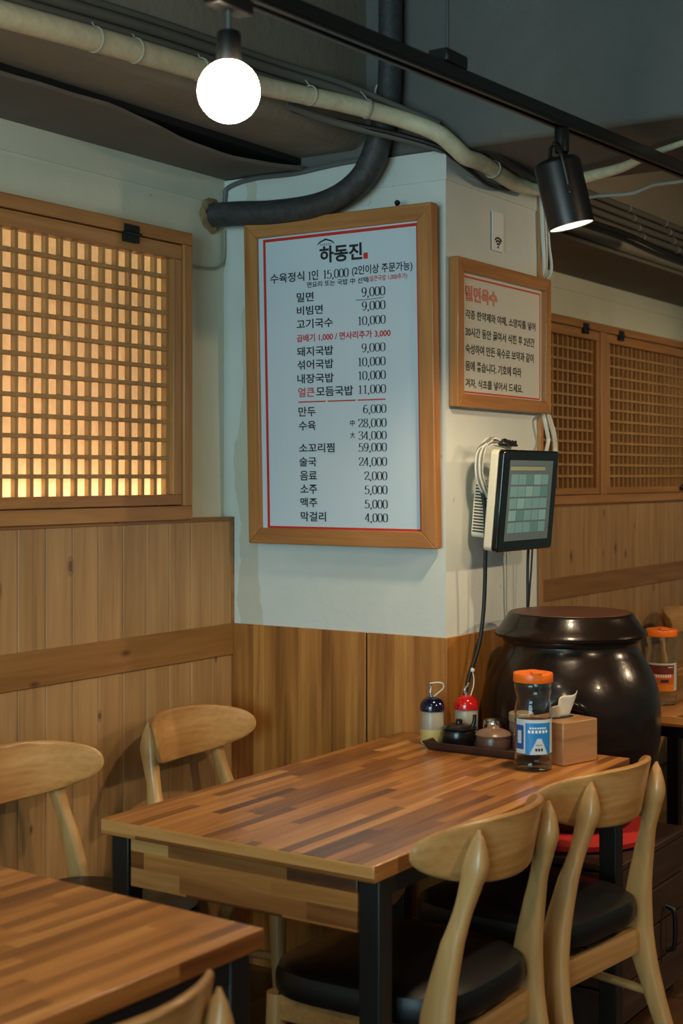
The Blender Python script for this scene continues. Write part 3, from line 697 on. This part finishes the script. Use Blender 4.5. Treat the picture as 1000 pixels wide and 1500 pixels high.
for i in range(5):
    for j in range(5):
        x = -0.122+i*0.0475; z = 0.052+j*0.0335; tiles.box(x, x+0.0425, -0.0012, -0.0005, z, z+0.0285, 1 if (i+2*j) % 7 == 3 else (2 if (i*3+j) % 4 == 1 else 0))
tiles.box(-0.130, 0.13, -0.0012, -0.0005, 0.240, 0.251, 3); tiles.box(0.10, 0.112, -0.0012, -0.0005, 0.226, 0.236, 3); tiles.box(-0.13, 0.085, -0.0012, -0.0005, 0.226, 0.236, 4)
tiles.build('screen_tiles', [plain('tile_teal', lin(100,136,136), 0.3, emit=0.16), plain('tile_green', lin(80,118,116), 0.3, emit=0.16), plain('tile_pale', lin(114,148,146), 0.3, emit=0.16), plain('tile_grey', lin(82,96,100), 0.3, emit=0.16), plain('tile_olive', lin(132,134,104), 0.3, emit=0.16)], tm, smooth=False)
q = MB(); rrect(q, -0.12, 0.12, 0.03, 0.19, 0.0465, 0.112, 0.012)
for i in range(16): q.box(-0.1215, -0.119, 0.066, 0.108, 0.045+i*0.0085, 0.0495+i*0.0085, 1)
q.build('vented_back', [m_cream, plain('vent_slot', lin(60,56,48), 0.7)], tm, bevel=0.002)
MB().box(0.166, 0.182, 0.004, 0.022, 0.118, 0.165).build('card_reader', m_bezel, tm, bevel=0.003)
# cables of the terminal
bun = MB()
for i in range(11):
    a = i*0.35; ox, oy, oz = 0.006*math.cos(a*2.1), 0.007*math.sin(a*1.7), 0.005*math.sin(a*3)
    bun.tube([(3.545+ox, 1.862+oy, 1.40), (3.512+ox, 1.868+oy, 1.46+oz), (3.522+ox*2, 1.868+oy, 1.525+oz), (3.552+ox, 1.855+oy, 1.552+oz*2), (3.60+ox, 1.848+oy, 1.546+oz), (3.66, 1.85+oy, 1.535)], 0.0032, 6, 6, None, i % 2)
tag(bun.build('cable_bundle', [m_white_cable, plain('grey_cable', lin(120,116,104), 0.5)]), 'looped bundle of pale cables over the back of the order terminal', 'cables')
bt = MB()
for i in range(4):
    bt.tube([(3.575+i*0.018, 1.81+0.006*(i % 2), 1.541), (3.59+i*0.018, 1.822, 1.553), (3.60+i*0.018, 1.835, 1.558-0.004*i), (3.585+i*0.018, 1.845, 1.545), (3.64+i*0.01, 1.83, 1.543)], 0.0038, 6, 6)
tag(bt.build('coiled_cable', m_dark_plastic), 'black cable coil lying on top of the order terminal', 'cable')
tag(MB().tube([(3.535, 1.872, 1.47), (3.533, 1.870, 1.42), (3.540, 1.864, 1.36), (3.539, 1.862, 1.26), (3.545, 1.870, 1.10), (3.535, 1.880, 0.99), (3.505, 1.896, 0.90), (3.477, 1.902, 0.80), (3.470, 1.905, 0.70)], 0.0058, 10, 8).build('power_cable', m_dark_plastic), 'black power cable hanging from the order terminal down behind the condiments', 'cable')
tag(MB().tube([(3.805, 1.86, 1.27), (3.815, 1.868, 1.20), (3.818, 1.870, 1.10), (3.83, 1.875, 1.02), (3.85, 1.885, 0.90)], 0.0045, 8, 8).build('data_cable', m_dark_plastic), 'thicker of two black cables dropping from under the terminal to the jar lid', 'cable')
tag(MB().tube([(3.835, 1.862, 1.27), (3.835, 1.866, 1.19), (3.832, 1.872, 1.10), (3.84, 1.88, 1.03), (3.86, 1.89, 0.92)], 0.003, 8, 8).build('data_cable', m_dark_plastic), 'thinner of two black cables dropping from under the terminal to the jar lid', 'cable')
for i, (pts, lab) in enumerate([
    ([(4.008, 1.918, 2.33), (4.014, 1.914, 2.18), (4.028, 1.918, 2.09), (4.038, 1.942, 2.02), (4.040, 1.945, 1.75), (4.020, 1.918, 1.655), (3.994, 1.90, 1.630), (4.012, 1.898, 1.585), (4.018, 1.898, 1.565), (3.985, 1.89, 1.53), (3.90, 1.86, 1.50)], 'thickest white cable passing behind the broth notice, bent above the terminal'),
    ([(4.022, 1.916, 2.33), (4.030, 1.912, 2.18), (4.042, 1.918, 2.09), (4.052, 1.942, 2.02), (4.050, 1.945, 1.75), (4.038, 1.915, 1.655), (4.055, 1.90, 1.58), (4.065, 1.90, 1.53), (4.0, 1.87, 1.49)], 'white cable beside the pillar edge, inner of the pair running straight to the terminal'),
    ([(4.034, 1.914, 2.33), (4.050, 1.912, 2.18), (4.072, 1.914, 2.09), (4.062, 1.945, 2.02), (4.060, 1.945, 1.75), (4.052, 1.915, 1.655), (4.066, 1.90, 1.59), (4.078, 1.90, 1.53), (4.01, 1.87, 1.47)], 'white cable bowing out from the pillar edge, outermost above the broth notice')]):
    tag(MB().tube(pts, 0.0062 if i == 0 else 0.0048, 8, 8).build('white_cable', m_white_cable), lab, 'cable')

# ------------------------------------------------------------------ lamp track, bulb and spotlight
def rz_(x): return 2.222 + (x-1.8)*0.0330          # the track hangs with a slight slope
tk_ = thing('light_track', 'black lamp track hanging under the dark ceiling', 'lamp track', (1.0, 1.4, 0))
trk = MB(); ang = math.atan(0.0330)
Mt = T((0, 0, rz_(1.0))) @ Matrix.Rotation(-ang, 4, 'Y')
trk.box(-0.6, 4.3, -0.018, 0.018, 0.0, 0.026, 0, Mt); trk.box(-0.6, 4.3, -0.018, -0.007, -0.006, 0.0, 0, Mt); trk.box(-0.6, 4.3, 0.007, 0.018, -0.006, 0.0, 0, Mt)
trk.build('track', m_black, tk_, bevel=0.0015)
MB().box(1.46, 1.545, -0.022, 0.022, rz_(2.5)+0.026, rz_(2.5)+0.052).build('connector_box', m_black, tk_, bevel=0.003)
MB().tube([(1.499, 0, rz_(2.5)+0.05), (1.499, 0, 2.95)], 0.0035, 8, 1).build('suspension_rod', plain('steel_rod', lin(86,88,86), 0.4, 0.6), tk_)
MB().tube([(3.9, 0, rz_(4.9)+0.025), (3.9, 0, 2.95)], 0.0035, 8, 1).build('suspension_rod', m_black, tk_)
bl = thing('bare_bulb', 'glowing round bulb in a black holder under the lamp track', 'lamp', (1.795, 1.4, 0))
m_bulb = plain('bulb_glow', (1.0, 0.80, 0.56, 1), 0.4, emit=44.0)
s_ = MB(); s_.lathe([(0.0001, 2.112)]+[(0.0485*math.cos(R(a)), 2.064+0.0485*math.sin(R(a))) for a in range(76, -91, -7)], 48, cap=False); s_.build('bulb', m_bulb, bl)
MB().lathe([(0.0185, 2.108), (0.0195, 2.112), (0.0195, 2.152), (0.017, 2.158), (0.006, 2.160)], 28).build('lamp_socket', m_black, bl)
MB().lathe([(0.0045, 2.158), (0.0045, 2.196)], 12).build('stem', plain('grey_stem', lin(110,110,106), 0.35, 0.5), bl)
q = MB(); q.box(-0.045, 0.045, -0.016, 0.016, 2.192, 2.2155); q.build('track_adapter', m_black, bl, bevel=0.003)
sl = thing('track_spotlight', 'black cylinder spotlight pointing down from the lamp track', 'lamp', (3.03, 1.4, 0))
zt = rz_(3.03)
q = MB(); q.lathe([(0.016, zt-0.008), (0.017, zt-0.01), (0.017, zt-0.062), (0.012, zt-0.066), (0.006, zt-0.067)], 24, T((0.005,0,0))); q.build('track_adapter', m_black, sl)
C0 = Vector((0.017, 0, 2.108))
axis = Vector((0.115, -0.20, -1.0)).normalized()     # direction of the beam
Mh = T(C0) @ axis.to_track_quat('-Z', 'Y').to_matrix().to_4x4()
q = MB(); q.lathe([(0.010, 0.078), (0.046, 0.078), (0.0525, 0.072), (0.0535, 0.066), (0.0535, -0.078), (0.0505, -0.078), (0.0500, -0.06), (0.0400, -0.055), (0.020, -0.05)], 48, Mh); q.build('lamp_housing', m_black, sl)
q = MB(); q.lathe([(0.0001, -0.0765), (0.03, -0.0768), (0.0495, -0.0762), (0.0495, -0.072), (0.0001, -0.072)], 48, Mh, 0, False); q.build('lens', plain('lens_glow', (1.0, 0.80, 0.55, 1), 0.4, emit=1.7), sl)
q = MB(); side = Vector((-0.80, -0.60, 0))
perp = axis.cross(side).normalized(); side = perp.cross(axis).normalized() * (1 if perp.cross(axis).dot(side) > 0 else -1)
def yk(a_, b_): return tuple(C0 + side*a_ - axis*b_)
q.tube([yk(0.0565, -0.012), yk(0.0570, 0.03), yk(0.0570, 0.075), yk(0.048, 0.100), yk(0.025, 0.112), yk(0.0, 0.115), yk(-0.025, 0.112), yk(-0.048, 0.100), yk(-0.0570, 0.075), yk(-0.0570, 0.03), yk(-0.0565, -0.012)], 0.0052, 10, 6)
for g_ in (-1, 1): q.tube([yk(g_*0.052, 0.0), yk(g_*0.0635, 0.0)], 0.0085, 12, 1)
q.tube([tuple(C0+Vector((0,0,0.076))), tuple(C0+Vector((0,0,0.125)))], 0.008, 10, 1)
q.build('yoke', m_black, sl)
q = MB(); q.tube([tuple(C0+Vector((0.004,0.004,0.12))), tuple(C0+Vector((-0.03,0.015,0.105))), tuple(C0+Vector((-0.036,0.02,0.085))), tuple(C0+Vector((-0.012,0.008,0.074)))], 0.003, 8, 6); q.build('lamp_cord', m_black, sl)
lo = Vector((3.03, 1.4, 0)) + C0 + axis*0.082
spot('spotlight_beam', lo, lo+axis, 38, (1.0, 0.76, 0.48), 156, 0.5, 0.045)

# ------------------------------------------------------------------ hose, pipes, conduits
hs = [(1.2, 2.16, 2.338), (1.6, 2.16, 2.355), (2.02, 2.16, 2.383), (2.43, 2.16, 2.409), (2.72, 2.16, 2.424), (2.95, 2.15, 2.438), (3.16, 2.085, 2.438), (3.30, 2.006, 2.419), (3.362, 1.922, 2.382), (3.402, 1.890, 2.350), (3.45, 1.876, 2.325), (3.53, 1.872, 2.324), (3.66, 1.876, 2.312), (3.80, 1.885, 2.308), (3.90, 1.84, 2.310), (3.838, 1.69, 2.316), (3.78, 1.56, 2.318), (3.70, 1.44, 2.326), (3.62, 1.28, 2.335), (3.56, 1.10, 2.3475)]
ho = thing('wrapped_hose', 'thick cream tape-wrapped hose winding along the beam and over the pillar corner', 'hose', (2.5, 2.2, 2.4))
Mi = T((-2.5, -2.2, -2.4))
hm = MB(); rr_ = [0.026, 0.026, 0.027, 0.027, 0.026, 0.0235, 0.0235, 0.023, 0.0235, 0.0232, 0.023, 0.0225, 0.0225, 0.0225, 0.020, 0.017, 0.014, 0.010, 0.007, 0.004]
hm.tube(hs, rr_, 18, 10, Mi); hm.build('hose_body', m_hose, ho)
for i, (px, py, pz) in enumerate([(2.30, 2.16, 2.401), (2.43, 2.16, 2.409), (2.66, 2.16, 2.421), (3.06, 2.122, 2.442), (3.225, 2.05, 2.432), (3.60, 1.872, 2.318)]):
    tg = Vector((1, 0, 0.06)) if px < 3.08 else (Vector((0.85, -0.55, -0.1)) if px < 3.4 else Vector((1, 0.05, -0.12)))
    Mq = Mi @ T((px, py, pz)) @ tg.to_track_quat('Z', 'Y').to_matrix().to_4x4()
    t_ = MB(); rr0 = 0.0268 if px < 3.05 else 0.0245
    t_.lathe([(rr0-0.001, -0.003), (rr0+0.002, -0.003), (rr0+0.002, 0.003), (rr0-0.001, 0.003)], 24, Mq, closed=True)
    t_.tube([(px, py, pz+rr0), (px-0.001, py+0.008, pz+rr0+0.012), (px-0.002, py+0.02, pz+rr0+0.024)], 0.0016, 6, 4, Mi); t_.build('cable_tie', m_tie, ho)
pp = thing('insulated_pipe', 'dark foam-insulated pipe bending from the ceiling into a hole in the wall', 'pipe', (3.38, 2.66, 2.23))
Mi = T((-3.38, -2.66, -2.23))
MB().tube([(3.372, 2.72, 2.238), (3.376, 2.60, 2.232), (3.378, 2.473, 2.222), (3.376, 2.33, 2.224), (3.374, 2.235, 2.245), (3.372, 2.165, 2.283), (3.370, 2.125, 2.333), (3.372, 2.105, 2.39), (3.378, 2.085, 2.46), (3.385, 2.078, 2.56), (3.388, 2.078, 2.75), (3.388, 2.078, 2.96)], [0.036, 0.0365, 0.037, 0.036, 0.035, 0.036, 0.037, 0.036, 0.034, 0.033, 0.033, 0.033], 22, 8, Mi).build('pipe_body', m_pipe, pp)
q = MB(); 
prof = [(0.036, -0.004), (0.046, -0.003), (0.052, 0.004), (0.048, 0.010), (0.036, 0.014)]
n0 = len(q.v); q.lathe(prof, 28, Mi @ T((3.372, 2.700, 2.237)) @ Matrix.Rotation(R(90), 4, 'X'), closed=True)
random.seed(3)
q.v = [(v_[0]+random.uniform(-.005,.005), v_[1]+random.uniform(-.002,.002), v_[2]+random.uniform(-.005,.005)) for v_ in q.v]
q.build('foam_collar', plain('expanding_foam', lin(140,118,82), 0.8), pp)
# thin conduits above the hose, left
lab = ['topmost grey conduit above the wrapped hose, near bulb', 'middle grey conduit above the wrapped hose, near bulb', 'lowest grey conduit just above the wrapped hose, near bulb']
for i, (dz, dy, r_) in enumerate(((0.088, 0.019, 0.009), (0.064, 0.014, 0.013), (0.040, 0.016, 0.010))):
    pts = [(1.2, 2.16+dy, 2.34+dz), (2.0, 2.16+dy, 2.383+dz), (2.5, 2.16+dy, 2.413+dz), (2.95, 2.15+dy, 2.438+dz-0.012), (3.18, 2.09+dy, 2.438+dz-0.025), (3.33, 2.01+dy*0.4, 2.418+dz-0.05), (3.40, 1.93, 2.382+dz-0.058)]
    if i == 2: pts = pts[:5] + [(3.28, 2.09, 2.43)]
    tag(MB().tube(pts, r_, 10, 8).build('conduit', m_conduit), lab[i], 'conduit')
tag(MB().tube([(3.0, 2.215, 2.425), (3.18, 2.165, 2.415), (3.30, 2.04, 2.387), (3.385, 1.935, 2.352), (3.43, 1.905, 2.325), (3.52, 1.890, 2.296), (3.62, 1.895, 2.282), (3.74, 1.905, 2.290), (3.86, 1.915, 2.315), (3.97, 1.91, 2.325)], 0.0075, 8, 8).build('cable', m_dark_plastic), 'black cable hugging the underside of the wrapped hose over the pillar', 'cable')
tag(MB().tube([(3.05, 2.19, 2.425), (3.2, 2.14, 2.405), (3.33, 2.03, 2.376), (3.40, 1.955, 2.353), (3.425, 1.93, 2.345)], 0.010, 8, 8).build('conduit', m_conduit), 'grey conduit tucked beneath the wrapped hose before the pillar', 'conduit')
tag(MB().tube([(3.47, 1.86, 2.375), (3.55, 1.845, 2.350), (3.68, 1.845, 2.335), (3.80, 1.855, 2.330), (3.90, 1.87, 2.325)], 0.012, 8, 8).build('conduit', plain('corrugated_black', lin(44,44,44), 0.5)), 'dark corrugated conduit lying above the hose beside the pillar', 'conduit')
tag(MB().tube([(3.400, 2.130, 2.30+0.20), (3.396, 2.128, 2.46), (3.385, 2.125, 2.53), (3.40, 2.10, 2.57)], 0.0025, 8, 6).build('thin_wire', m_white_cable), 'short pale wire beside the dark upright pipe', 'wire')
# far conduits on the beam beyond the pillar
far = ['uppermost of the grey conduits on the beam beyond the pillar', 'second from top grey conduit on the beam beyond the pillar', 'third from top grey conduit on the beam beyond the pillar', 'lowest grey conduit on the beam beyond the pillar']
for i in range(4):
    z = 2.535-0.031*i
    c = thing('conduit', far[i], 'conduit', (6.0, 2.225, z))
    MB().tube([(-1.9, 0.004, -0.012), (-1.0, 0, -0.006), (0, 0, -0.004), (1.5, 0.006, 0.004), (3.6, 0, -0.004)], 0.0135, 10, 6).build('tube', m_conduit, c)
    for x in (-0.55, -0.15, 0.22, 0.6): MB().lathe([(0.0138, -0.003), (0.0158, -0.003), (0.0158, 0.003), (0.0138, 0.003)], 16, T((x+0.05*i, 0, -0.004)) @ Matrix.Rotation(R(90), 4, 'Y'), closed=True).build('clip', m_tie, c)
tag(MB().tube([(4.1, 2.21, 2.43), (4.9, 2.20, 2.413), (5.4, 2.20, 2.415), (6.0, 2.21, 2.398), (7.2, 2.21, 2.405), (9.0, 2.21, 2.40)], 0.010, 8, 6).build('cable', m_dark_plastic), 'black cable strung below the grey conduits beyond the pillar', 'cable')
tag(MB().tube([(4.6, 2.05, 2.36), (4.302, 1.901, 2.352), (4.305, 1.756, 2.352), (4.29, 1.70, 2.358), (4.271, 1.652, 2.364), (4.277, 1.566, 2.366), (4.28, 1.40, 2.368), (4.22, 0.6, 2.39), (4.1, -0.8, 2.355)], 0.006, 8, 6).build('white_cable', m_white_cable), 'white cable slung across the ceiling beside the spotlight', 'cable')
# corner wires at the left of the pillar
tag(MB().tube([(3.428, 2.690, 2.255), (3.430, 2.688, 2.30), (3.430, 2.675, 2.327), (3.430, 2.585, 2.343), (3.430, 2.435, 2.341), (3.430, 2.33, 2.348), (3.428, 2.25, 2.352), (3.425, 2.13, 2.352)], 0.0075, 8, 8).build('corner_cable', plain('grey_cable_sheath', lin(96,98,94), 0.5)), 'grey cable following the top edge of the pillar front into the corner', 'cable')
tag(MB().tube([(3.432, 2.693, 2.20), (3.432, 2.693, 2.13), (3.42, 2.693, 2.098), (3.39, 2.694, 2.080), (3.33, 2.694, 2.073), (3.276, 2.694, 2.074), (3.235, 2.694, 2.082)], 0.0042, 8, 8).build('corner_wire', plain('aged_wire', lin(150,148,128), 0.5)), 'thin pale wire curling from the wall corner to the window frame', 'wire')
# ------------------------------------------------------------------ things on the main table
ZT = 0.7455
def glass_mat(name, col, rough=0.03, ior=1.45):
    k = NT(name); b = k.b; b.inputs['Base Color'].default_value = col; b.inputs['Roughness'].default_value = rough
    b.inputs['IOR'].default_value = ior; b.inputs['Transmission Weight'].default_value = 1.0; return k.m
m_pet = glass_mat('clear_plastic', (0.93, 0.97, 0.96, 1), 0.03, 1.3)
m_water = glass_mat('water', (0.95, 0.98, 0.98, 1), 0.0, 1.10)
m_orange = plain('orange_plastic', lin(238,112,26), 0.35)
def water_bottle(label, loc, rz, kind):
    t = thing('water_bottle', label, 'bottle', loc, rz)
    O = [(0.020, 0.001), (0.040, 0.0), (0.0445, 0.004), (0.0455, 0.012), (0.0455, 0.020), (0.044, 0.024), (0.0455, 0.028), (0.0455, 0.140), (0.0445, 0.150), (0.041, 0.163), (0.0395, 0.172), (0.041, 0.181), (0.0445, 0.192), (0.0455, 0.202), (0.0450, 0.212), (0.042, 0.217)]
    I = [(max(r-0.0012, 0.004), z+(0.0015 if z < 0.01 else 0)) for r, z in reversed(O)]
    MB().lathe(O+I, 56, closed=True).build('bottle_body', m_pet, t)
    lev = 0.118 if kind == 'blue' else 0.10
    Wt = [(0.004, 0.0032), (0.0385, 0.0024), (0.0430, 0.0055), (0.0440, 0.013), (0.0440, 0.020), (0.0425, 0.024), (0.0440, 0.028), (0.0440, lev), (0.004, lev)]
    MB().lathe(Wt, 56).build('water', m_water, t)
    cp = MB(); cp.lathe([(0.020, 0.2125), (0.0475, 0.2125), (0.0482, 0.214), (0.0482, 0.231), (0.0468, 0.2345), (0.036, 0.2325), (0.012, 0.240), (0.004, 0.240)], 64)
    cp.box(-0.012, 0.012, -0.0495, -0.02, 0.2345, 0.2405); cp.build('cap', m_orange, t, bevel=0.001)
    # curved label
    def wrap(mb, a0, a1, z0, z1, r, mi):
        n = 20; v = [(r*math.cos(a0+(a1-a0)*i/n), r*math.sin(a0+(a1-a0)*i/n), z) for z in (z0, z1) for i in range(n+1)]
        mb.add(v, [(i, i+1, n+2+i, n+1+i) for i in range(n)], mi)
    lb = MB(); C = R(-90)
    if kind == 'blue':
        wrap(lb, C-1.25, C+1.15, 0.044, 0.126, 0.0459, 0)                     # pale backing
        wrap(lb, C-0.62, C+0.82, 0.042, 0.118, 0.0462, 1)
        wrap(lb, C-1.25, C-0.72, 0.054, 0.112, 0.0462, 2)
        for j in range(7): wrap(lb, C-0.40+j*0.135, C-0.31+j*0.135, 0.104, 0.108, 0.0464, 3)
        for j in range(6): wrap(lb, C-0.48+j*0.19, C-0.36+j*0.19, 0.094, 0.101, 0.0464, 3)
        for j in range(9):                                                     # pale hill in the lower part
            hw = 0.62-0.056*j; wrap(lb, C+0.12-hw*0.8, C+0.12+hw*0.75, 0.043+j*0.0042, 0.0474+j*0.0042, 0.0463, 0)
        for j in range(3): wrap(lb, C-0.10+j*0.15, C+0.01+j*0.15, 0.051, 0.0575, 0.0465, 4)
        for j in range(4): wrap(lb, C-0.04+j*0.08, C+0.02+j*0.08, 0.0645, 0.0665, 0.0465, 4)
        wrap(lb, C-1.12, C-0.86, 0.068, 0.099, 0.0464, 0)
        ml = [plain('label_pale', lin(196,206,210), 0.35), plain('label_blue', lin(30,130,200), 0.35), plain('label_deep_blue', lin(20,84,150), 0.35), plain('label_white', lin(232,236,238), 0.35), plain('label_black', lin(30,40,50), 0.4)]
    else:
        wrap(lb, C-1.3, C+1.25, 0.046, 0.132, 0.0459, 0)
        wrap(lb, C-1.2, C+0.75, 0.098, 0.126, 0.0462, 2); wrap(lb, C-1.2, C+0.75, 0.066, 0.098, 0.0462, 1); wrap(lb, C-1.2, C+0.75, 0.046, 0.066, 0.0462, 4)
        for j in range(8): wrap(lb, C-0.75+j*0.16, C-0.63+j*0.16, 0.088, 0.097, 0.0464, 3)
        wrap(lb, C+0.25, C+0.62, 0.118, 0.1205, 0.0464, 3); wrap(lb, C-0.25, C+0.3, 0.072, 0.082, 0.0464, 5)
        ml = [plain('label_silver', lin(176,184,176), 0.3), plain('label_orange', lin(186,92,24), 0.35), plain('label_maroon', lin(104,46,34), 0.35), plain('label_cream', lin(220,204,190), 0.35), plain('label_amber', lin(206,116,20), 0.35), plain('label_purple', lin(66,34,70), 0.35)]
    lb.build('label', ml, t)
    return t
water_bottle('clear water bottle with orange cap and blue label on the main table', (3.168, 1.537, ZT), -52, 'blue')
water_bottle('clear water bottle with orange cap and brown label, behind the jar on another table', (4.290, 1.640, ZT), -58, 'brown')
# tissue box
tb_ = thing('tissue_box', 'cube-shaped wooden tissue box with a tissue sticking out', 'tissue box', (3.232, 1.487, ZT), -17)
m_tb = wood('tissue_box_wood', lin(136,94,58), lin(168,122,80), lin(184,140,96), 'x', 60, 0.4, 0.1)
q = MB(); q.box(0, 0.128, 0, 0.128, 0, 0.106); q.build('box_body', m_tb, tb_, bevel=0.003)
MB().lathe([(0.004, 0.1062), (0.03, 0.1062), (0.03, 0.1068), (0.004, 0.1068)], 32, T((0.064, 0.064, 0)) @ Matrix.Diagonal((1.4, 0.6, 1, 1))).build('slot', m_gap_shade, tb_)
random.seed(11); v = []; f = []; nx, nz = 14, 10
for j in range(nz+1):
    for i in range(nx+1):
        u = i/nx-0.5; w_ = j/nz
        x = 0.060 + u*(0.060+0.030*w_) + 0.004*w_; y = 0.064 + 0.007*math.sin(u*8+w_*1.5)*(0.4+w_) - 0.006*w_
        z = 0.1068 + w_*(0.046+0.034*u) + 0.003*math.sin(u*11+1)*w_
        v.append((x, y, z))
for j in range(nz):
    for i in range(nx): a = j*(nx+1)+i; f.append((a, a+1, a+nx+2, a+nx+1))
ti = MB().add(v, f).build('tissue', plain('tissue_paper', lin(214,206,190), 0.8), tb_)
sm = ti.modifiers.new('thickness', 'SOLIDIFY'); sm.thickness = 0.0012
# condiment tray
tray = MB(); 
def loop(x0, x1, y0, y1, z): return [(x0,y0,z),(x1,y0,z),(x1,y1,z),(x0,y1,z)]
L = [loop(-0.058,0.058,-0.150,0.150,0), loop(-0.070,0.070,-0.163,0.163,0.022), loop(-0.066,0.066,-0.159,0.159,0.022), loop(-0.056,0.056,-0.147,0.147,0.003)]
v = sum(L, []); f = [(3,2,1,0), (12,13,14,15)]
for k_ in range(3):
    for i in range(4): f.append((k_*4+i, k_*4+(i+1) % 4, k_*4+4+(i+1) % 4, k_*4+4+i))
tray.add(v, f, 0); tag(tray.build('serving_tray', plain('tray_brown', lin(66,44,36), 0.4), loc=(3.305, 1.728, ZT), bevel=0.002), 'dark brown rectangular tray holding condiment pots', 'tray')
ZP = ZT+0.0036
def squeeze(label, loc, capcol, fill):
    t = thing('squeeze_bottle', label, 'bottle', loc)
    k = NT('milky_plastic'); b_ = k.b
    b_.inputs['Base Color'].default_value = lin(198,190,170); b_.inputs['Roughness'].default_value = 0.35; b_.inputs['Transmission Weight'].default_value = 0.45
    mats = [k.m]
    MB().lathe([(0.012, 0), (0.0285, 0.0), (0.031, 0.004), (0.031, 0.084), (0.029, 0.088), (0.010, 0.088)], 36).build('bottle_body', mats, t)
    if fill: MB().lathe([(0.0312, 0.003), (0.03135, 0.004), (0.03135, 0.040), (0.0312, 0.041)], 36, cap=False).build('filling', plain('mustard_sauce', lin(196,172,104), 0.45), t)
    MB().lathe([(0.010, 0.0885), (0.0325, 0.0885), (0.033, 0.092), (0.0325, 0.101), (0.030, 0.110), (0.023, 0.119), (0.012, 0.1245), (0.002, 0.1255)], 40).build('cap', plain('cap_'+label.split()[0], capcol, 0.15, coat=0.5), t)
    return t
sqa = squeeze('navy-capped squeeze bottle half filled with yellow sauce at the back of the table', (3.318, 1.905, ZT), lin(10,14,42), True)
MB().tube([(-0.004, 0.0, 0.124), (-0.006, 0.002, 0.140), (-0.002, 0.004, 0.152), (-0.004, 0.004, 0.160)], [0.005, 0.0045, 0.0035, 0.0028], 10, 6).build('nozzle', plain('steel_nozzle', lin(170,170,168), 0.25, 0.8), sqa)
MB().tube([(-0.004, 0.005, 0.160), (0.008, -0.008, 0.162), (0.018, -0.020, 0.160), (0.022, -0.022, 0.148), (0.016, -0.012, 0.136), (0.008, 0.0, 0.124)], 0.0018, 8, 6).build('nozzle_strap', m_white_cable, sqa)
sqb = squeeze('red-capped squeeze bottle standing behind the condiment tray', (3.392, 1.842, ZT), lin(190,22,22), False)
MB().tube([(0.0, 0.0, 0.124), (-0.004, 0.003, 0.140), (0.002, -0.002, 0.150), (0.005, -0.005, 0.158)], [0.005, 0.0045, 0.0035, 0.0028], 10, 6).build('nozzle', plain('steel_nozzle_red', lin(190,180,174), 0.25, 0.8), sqb)
q = MB(); q.tube([(0.004, -0.010, 0.122), (0.010, -0.016, 0.150), (0.011, -0.016, 0.172), (0.008, -0.014, 0.188)], 0.0016, 8, 6); q.lathe([(0.0005, -0.006), (0.005, -0.004), (0.006, 0), (0.005, 0.004), (0.0005, 0.006)], 14, T((0.008, -0.014, 0.192)))
q.build('nozzle_plug', m_white_cable, sqb)
pot = thing('sauce_pot', 'small black lidded sauce pot on the brown tray', 'pot', (3.318, 1.824, ZP))
m_pot = plain('black_ceramic', lin(26,23,22), 0.22)
MB().lathe([(0.02, 0), (0.036, 0.0), (0.042, 0.006), (0.0455, 0.020), (0.0455, 0.034), (0.043, 0.042), (0.039, 0.044), (0.01, 0.044)], 40).build('pot_body', m_pot, pot)
MB().lathe([(0.01, 0.0443), (0.045, 0.0443), (0.046, 0.047), (0.040, 0.052), (0.022, 0.0575), (0.010, 0.059), (0.0085, 0.064), (0.0095, 0.067), (0.006, 0.070), (0.001, 0.0705)], 40).build('pot_lid', m_pot, pot)
MB().tube([(0.012, -0.033, 0.050), (0.014, -0.038, 0.065), (0.013, -0.039, 0.082)], [0.0058, 0.0055, 0.005], 10, 5).build('ladle_handle', m_pot, pot)
MB().tube([(0.010, -0.046, 0.012), (0.014, -0.060, 0.018), (0.016, -0.066, 0.030), (0.012, -0.058, 0.040), (0.008, -0.044, 0.040)], 0.005, 10, 6).build('handle', m_pot, pot)
pt2 = thing('sauce_pot', 'brown sauce pot with domed lid on the tray, next to the bottle', 'pot', (3.296, 1.712, ZP))
m_pb = plain('brown_ceramic', lin(92,64,52), 0.3)
MB().lathe([(0.02, 0), (0.037, 0.0), (0.041, 0.004), (0.0435, 0.016), (0.044, 0.036), (0.042, 0.041), (0.01, 0.041)], 40).build('pot_body', m_pb, pt2)
MB().lathe([(0.01, 0.0413), (0.045, 0.0413), (0.0462, 0.044), (0.042, 0.050), (0.030, 0.056), (0.017, 0.060), (0.013, 0.066), (0.008, 0.068), (0.001, 0.0685)], 40).build('pot_lid', plain('brown_lid', lin(126,96,76), 0.3), pt2)
cup = MB().lathe([(0.026, 0.0), (0.0325, 0.0), (0.033, 0.003), (0.030, 0.035), (0.0285, 0.062), (0.026, 0.070), (0.020, 0.0735), (0.004, 0.0745)], 40, T((3.378, 1.752, ZT)))
tag(cup.build('steel_cup', plain('polished_steel', lin(196,186,172), 0.14, 1.0)), 'upside-down polished steel cup behind the brown sauce pot', 'cup')
tc_ = thing('toothpick_holder', 'small pale cylinder half hidden behind the blue-labelled bottle', 'holder', (3.376, 1.672, ZT))
MB().lathe([(0.012, 0), (0.030, 0), (0.031, 0.003), (0.031, 0.074), (0.029, 0.075), (0.01, 0.075)], 32).build('holder_body', plain('holder_brown', lin(120,92,72), 0.45), tc_)
MB().lathe([(0.01, 0.0753), (0.032, 0.0753), (0.0325, 0.078), (0.0325, 0.094), (0.030, 0.097), (0.004, 0.0975)], 32).build('holder_cap', plain('holder_cap_tan', lin(150,126,98), 0.45), tc_)
